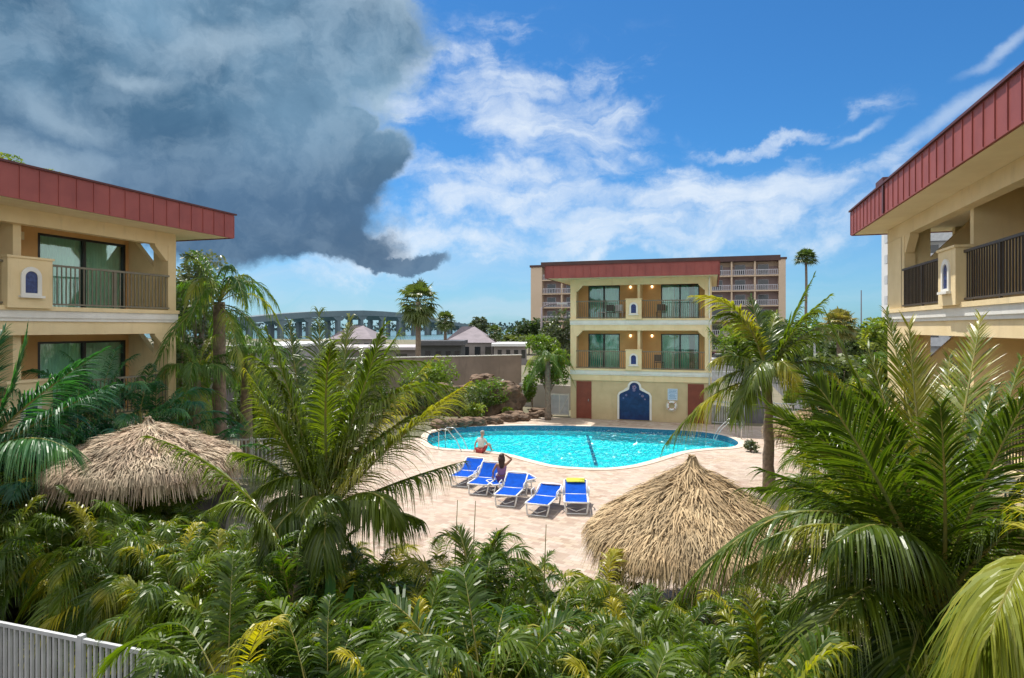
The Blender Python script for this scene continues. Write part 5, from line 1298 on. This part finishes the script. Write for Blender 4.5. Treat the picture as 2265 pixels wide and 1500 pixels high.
# a smaller upstand at the left end as in the photo
st_h = 2.85; nfl = 6; nb_ = 11; bw = hL/nb_
pr = MB()
for i in range(1, nb_): pr.box(i*bw-0.15, i*bw+0.15, -0.3, 1.45, 0, HT-1.0)
pr.build('dividing_fins', M['hotel'], ho)
for k in range(nfl):
    zt = HT-1.0-k*st_h; zf = zt-st_h
    if zf < -1: break
    s_ = MB(); s_.box(0, hL, -0.45, 1.45, max(0, zf)-0.0, max(0, zf)+0.22); s_.build('balcony_slab', M['hotel'], ho)
    for i in range(nb_):
        x0 = i*bw+.18; x1 = (i+1)*bw-.18
        if 2.2 < i < 6.2: pass
        b_ = MB(); b_.box(x0, x1, -0.42, -0.36, zf+1.15, zf+1.25); b_.box(x0, x1, -0.42, -0.36, zf+.3, zf+.36)
        xx = x0
        while xx < x1: b_.box(xx, xx+.10, -0.41, -0.37, zf+.36, zf+1.15); xx += 0.34
        b_.build('balcony_rail', M['hband'], ho)
        g_ = MB(); g_.box(x0+.5, x0+bw*.55, 1.40, 1.44, zf+.25, zf+2.25); wo_ = g_.build('window', M['carglass'], ho)
        g_ = MB(); g_.box(x0+.42, x0+.5, 1.36, 1.44, zf+.25, zf+2.33); g_.box(x0+bw*.55, x0+bw*.55+.08, 1.36, 1.44, zf+.25, zf+2.33); g_.box(x0+.5, x0+bw*.55, 1.36, 1.44, zf+2.25, zf+2.33); g_.build('frame', M['hband'], wo_)
# white tower glimpsed behind the right block's pier
q = P(1957, HY, 90); tw = empty('white_tower', (q.x, q.y, 0), 0, 'white apartment tower peeking out behind the end pier of the right block', 'building')
w_ = MB(); w_.box(0.5, 14, 0.3, 4, 0, 19.5); w_.build('wall', mat('tower_white', (0.66, 0.66, 0.66), (0.6, 0.6, 0.6), .2, .8), tw)
for k in range(6):
    s_ = MB(); s_.box(0, 14, -1.2, .3, 2.6+k*2.9, 2.9+k*2.9); s_.box(0, 0.08, -1.2, .3, 2.9+k*2.9, 3.8+k*2.9); s_.box(0.08, 14, -1.2, -1.12, 2.9+k*2.9, 3.8+k*2.9); s_.build('balcony', M['white'], tw)
    for xx in (1.0, 4.5, 8.0):
        g_ = MB(); g_.box(xx, xx+2.2, .22, .296, 3.0+k*2.9, 5.1+k*2.9); g_.build('window', M['carglass'], tw)
# ------------------------------------------------------------------ far side: bridge, houses, sheds
br = empty('road_bridge', P(780, HY, 420).xyz*Vector((1, 1, 0)) if 0 else (0, 0, 0), 0, 'long grey concrete road bridge over the bay', 'bridge')
piers = [(540, 693+8, 330), (610, 694, 345), (672, 690, 362), (736, 688, 380), (786, 687, 400), (831, 689, 424), (870, 692, 450), (903, 697, 480), (933, 702, 510), (960, 707, 545), (984, 711, 580), (1006, 715, 620), (1026, 718, 660), (1045, 721, 700)]
piers = [(300, 708, 290), (390, 705, 300), (468, 702, 312)] + piers
tops = [P(a, b, d) for a, b, d in piers]; br.location = (tops[6].x, tops[6].y, -1); bo = Vector(br.location)
dk = MB(); vs = []
for i, t in enumerate(tops):
    nx = (tops[min(i+1, len(tops)-1)]-tops[max(i-1, 0)]); nx.z = 0; nx.normalize(); sd_ = Vector((-nx.y, nx.x, 0))*6
    th = 3.3
    for o_ in (sd_, -sd_): vs += [t+o_-bo, t+o_-UP*th-bo]
K = len(tops); fs = []
for i in range(K-1):
    a = i*4; b = a+4; fs += [(a, b, b+1, a+1), (a+2, a+3, b+3, b+2), (a, a+2, b+2, b), (a+1, b+1, b+3, a+3)]
dk.add(vs, fs, 0); dk.build('deck', M['concrete'], br)
for i, t in enumerate(tops):
    nx = (tops[min(i+1, K-1)]-tops[max(i-1, 0)]); nx.z = 0; nx.normalize(); sd_ = Vector((-nx.y, nx.x, 0))
    for s_ in (-1, 1):
        pr = MB(); pr.tube([t+sd_*4*s_-UP*3-bo, Vector((t.x, t.y, -1.5))+sd_*4*s_-bo], 1.9, 6); pr.build('pier', M['concrete'], br)
    # haunched cap gives the arched look of the openings
    wv = 6.0
    pr = MB(); c_ = t-UP*3.3-bo
    pts = [c_-nx*wv, c_+nx*wv, c_+nx*2.2-UP*2.6, c_-nx*2.2-UP*2.6]
    pr.add([p+sd_*5.4 for p in pts]+[p-sd_*5.4 for p in pts], [(0, 1, 2, 3), (7, 6, 5, 4), (0, 4, 5, 1), (1, 5, 6, 2), (2, 6, 7, 3), (3, 7, 4, 0)], 0); pr.build('pier_cap', M['concrete'], br)
# far shore tree line beyond the water
m_ = MB(); random.seed(5)
for i in range(3200):
    px = random.uniform(-200, 1180); d = random.uniform(900, 980); h = 9+4*noise.noise(Vector((px*.02, 0, 0)))+2*noise.noise(Vector((px*.11, 3, 0)))
    c_ = P(px, HY, d); c_.z = random.uniform(-1, 1)**2*h*1.0+random.uniform(0, h*.4); s_ = random.uniform(1.5, 3.2)
    u = Vector((random.gauss(0, 1), random.gauss(0, 1), random.gauss(0, 1))).normalized()*s_; w2_ = u.cross(Vector((random.gauss(0, 1), random.gauss(0, 1), .3))).normalized()*s_*.7
    m_.add([c_-u, c_+w2_, c_+u, c_-w2_], [(0, 1, 2, 3)])
tag(m_.build('far_trees', mat('far_foliage', (0.05, 0.085, 0.085), (0.035, 0.06, 0.06), .05, .9)), 'blue-green line of trees on the far shore of the bay', 'trees', kind='stuff')
def shed(px0, px1, d, ztop, zroof, label, wallm, roofm, name='low_building', gable=False, dep=10):
    A, B = P(px0, HY, d), P(px1, HY, d); L = (B-A).length; o = empty(name, (A.x, A.y, 0), YAW, label, 'building')
    w_ = MB(); w_.box(0, L, 0, dep, 0, zroof); w_.build('wall', wallm, o)
    r_ = MB()
    if gable: 
        r_.add([(-.4, -.4, zroof), (L+.4, -.4, zroof), (L+.4, dep+.4, zroof), (-.4, dep+.4, zroof), (L*.30, dep*.4, ztop), (L*.55, dep*.6, ztop)], [(0, 1, 5, 4), (1, 2, 5), (2, 3, 4, 5), (3, 0, 4), (3, 2, 1, 0)], 0)
    else: r_.box(-.3, L+.3, -.6, dep+.3, zroof+.002, ztop)
    r_.build('roof', roofm, o)
    for xx in [L*.12, L*.38, L*.62, L*.84]:
        g_ = MB(); g_.box(xx, xx+min(1.3, L*.12), -.05, -.002, zroof*.35, zroof*.8); g_.build('window', M['carglass'], o)
M['rgrey'] = mat('mauve_shingle', (0.25, 0.215, 0.235), (0.19, 0.165, 0.18), .8, .9, .2)
M['wroof'] = mat('white_flat_roof', (0.74, 0.74, 0.74), (0.62, 0.62, 0.63), .2, .8)
M['gwall'] = mat('shed_wall', (0.30, 0.27, 0.26), (0.22, 0.2, 0.2), .3, .9)
shed(985, 1090, 92, CAMZ+2/F*92, CAMZ-34/F*92, 'house with a mauve-grey hipped roof below the end of the bridge', M['gwall'], M['rgrey'], 'house', True, 12)
shed(1092, 1165, 88, CAMZ-36/F*88, CAMZ-42/F*88, 'low building with a bright white flat roof left of the hotel', M['gwall'], M['wroof'])
shed(505, 625, 60, CAMZ-40/F*60, CAMZ-46/F*60, 'low building with a white roof seen between the queen palm trunks', mat('lilac_wall', (0.42, 0.39, 0.42)), M['wroof'], dep=16)
shed(700, 985, 78, CAMZ-44/F*78, CAMZ-50/F*78, 'long low shed with a pale roof behind the middle coconut palm', M['gwall'], mat('pale_mauve_roof', (0.46, 0.42, 0.42), (0.38, 0.35, 0.36), .3, .9), dep=12)
shed(730, 820, 100, CAMZ+4/F*100, CAMZ-26/F*100, 'house with a grey roof under the middle of the bridge', M['gwall'], M['rgrey'], 'house', True, 12)
shed(930, 1020, 70, CAMZ-30/F*70, CAMZ-40/F*70, 'dark low shed in front of the gabled house', mat('dark_shed', (0.07, 0.075, 0.08)), mat('dark_shed_roof', (0.09, 0.09, 0.1)), dep=6)

# street lamps and mast
def lamp(px, d, py, label, arm=2.4):
    q = P(px, HY, d); H = CAMZ+(HY-py)/F*d; o = empty('street_lamp', (q.x, q.y, 0), YAW, label, 'street lamp')
    m_ = MB(); m_.tube([(0, 0, 0), (0, 0, H-.3)], [.12, .07], 8); m_.build('pole', M['rgrey'], o, True)
    m_ = MB(); m_.tube([(0, 0, H-.35), (arm*.4, 0, H-.05), (arm, 0, H)], .05, 6); m_.build('arm', M['rgrey'], o, True)
    m_ = MB(); m_.box(arm-.1, arm+.7, -.15, .15, H-.06, H+.08); m_.build('lamp_head', M['white'], o)
lamp(1198, 50, 672, 'street lamp with a single arm between the hotel and the balcony block', 1.3)
q = P(1905, HY, 70); m_ = MB(); m_.tube([(q.x, q.y, 0), (q.x, q.y, CAMZ+82/F*70)], [.09, .05], 6); tag(m_.build('mast', M['rgrey']), 'thin grey mast standing against the sky left of the right block', 'pole')
q = P(1802, HY, 55); m_ = MB(); m_.tube([(q.x, q.y, 0), (q.x, q.y, CAMZ-14/F*55)], [.09, .08], 6); m_.box(q.x-.18, q.x+.18, q.y-.18, q.y+.18, CAMZ-14/F*55-.35, CAMZ-14/F*55-.1); tag(m_.build('lamp_post', M['white']), 'short white lamp post in the car park by the tall palm', 'street lamp')

# cars
def car(q, rz, paint, label):
    o = empty('parked_car', (q.x, q.y, 0.006), rz, label, 'car', 'cars in the car park')
    b = MB(); prof = [(-2.2, .35), (2.15, .35), (2.2, .62), (2.05, .78), (1.15, .92), (-1.75, .95), (-2.2, .85)]
    b.prism(prof, -.86, .86, 'y'); b.build('body', paint, o, bevel=.05)
    c_ = MB(); pts = [(-1.75, .951), (1.15, .921), (.45, 1.42), (-1.15, 1.45)]; c_.prism(pts, -.74, .74, 'y'); c_.build('cabin_glass', M['carglass'], o, bevel=.03)
    r_ = MB(); r_.box(-1.12, .42, -.70, .70, 1.44, 1.48); r_.build('roof_panel', paint, o, bevel=.015)
    for x in (-1.4, 1.35):
        for y in (-.80, .80):
            w_ = MB(); w_.tube([(x, y-.1, .33), (x, y+.1, .33)], .33, 14); wo_ = w_.build('wheel', M['rubber'], o)
            w_ = MB(); w_.tube([(x, y-.115, .33), (x, y+.115, .33)], .18, 10); w_.build('rim', M['steel'], wo_)
    for y in (-.6, .6):
        l = MB(); l.box(2.12, 2.22, y-.18, y+.18, .62, .74); l.build('headlight', M['whitepl'], o)
cp_ = lambda n_, c_: mat(n_, c_, tuple(v*.95 for v in c_), 1, .25)
for px, py, rz, c_, lb in [(1602, 806, 0.4, cp_('car_white', (.7, .7, .7)), 'white car parked just right of the balcony block'), (1582, 803, 0.4, cp_('car_dark_red', (.12, .02, .03)), 'dark red car half hidden by the balcony block'),
        (1640, 808, .4, cp_('car_black', (.02, .02, .025)), 'black car parked right of the white one'), (1760, 812, 0.2, cp_('car_silver', (.5, .52, .54)), 'silver car behind the palm fronds in the car park'),
        (1812, 806, .2, cp_('car_grey', (.25, .28, .30)), 'grey car parked below the white lamp post'), (1835, 780, .2, cp_('car_navy', (.04, .06, .1)), 'navy car at the back of the car park')]:
    car(G(px, py), rz, c_, lb)

# balcony furniture of the middle block
def chair(x, y, z, rz, mt, label):
    q = Vector((MX+x, MY+y, z)); o = empty('balcony_chair', q, rz, label, 'chair', 'chairs on the balconies')
    for sx_ in (-1, 1):
        for sy_ in (-1, 1):
            l = MB(); l.tube([(sx_*.22, sy_*.2, 0), (sx_*.22, sy_*.2, .42 if sy_ < 0 else .85)], .015, 6); l.build('leg', mt, o)
    s_ = MB(); s_.box(-.23, .23, -.22, .22, .42, .45); s_.build('seat', mt, o)
    b = MB(); b.box(-.22, .22, .18, .21, .5, .87); b.build('backrest', mt, o)
for x, z, c_, lb in [(2.2, FL3, M['dframe'], 'dark chair on the top left balcony of the middle block'), (2.75, FL3, M['white'], 'white chair on the top left balcony of the middle block'), (5.0, FL3, mat('brown_wicker', (.09, .06, .045)), 'brown chair on the top right balcony of the middle block'),
        (4.9, FL2, MATS['brown_wicker'] if 'brown_wicker' in MATS else M['dframe'], 'brown chair on the lower right balcony of the middle block')]:
    chair(x, 0.75, z, random.uniform(-.4, .4)+3.1, c_, lb)
t = MB(); t.box(1.45, 1.95, .45, .9, FL3+.42, FL3+.46)
o = empty('side_table', (MX, MY, 0), 0, 'small white side table on the top left balcony of the middle block', 'table'); t.build('table_top', M['white'], o)
for xx in (1.5, 1.9):
    for yy in (.5, .85): l = MB(); l.box(xx-.015, xx+.015, yy-.015, yy+.015, FL3, FL3+.42); l.build('leg', M['white'], o)
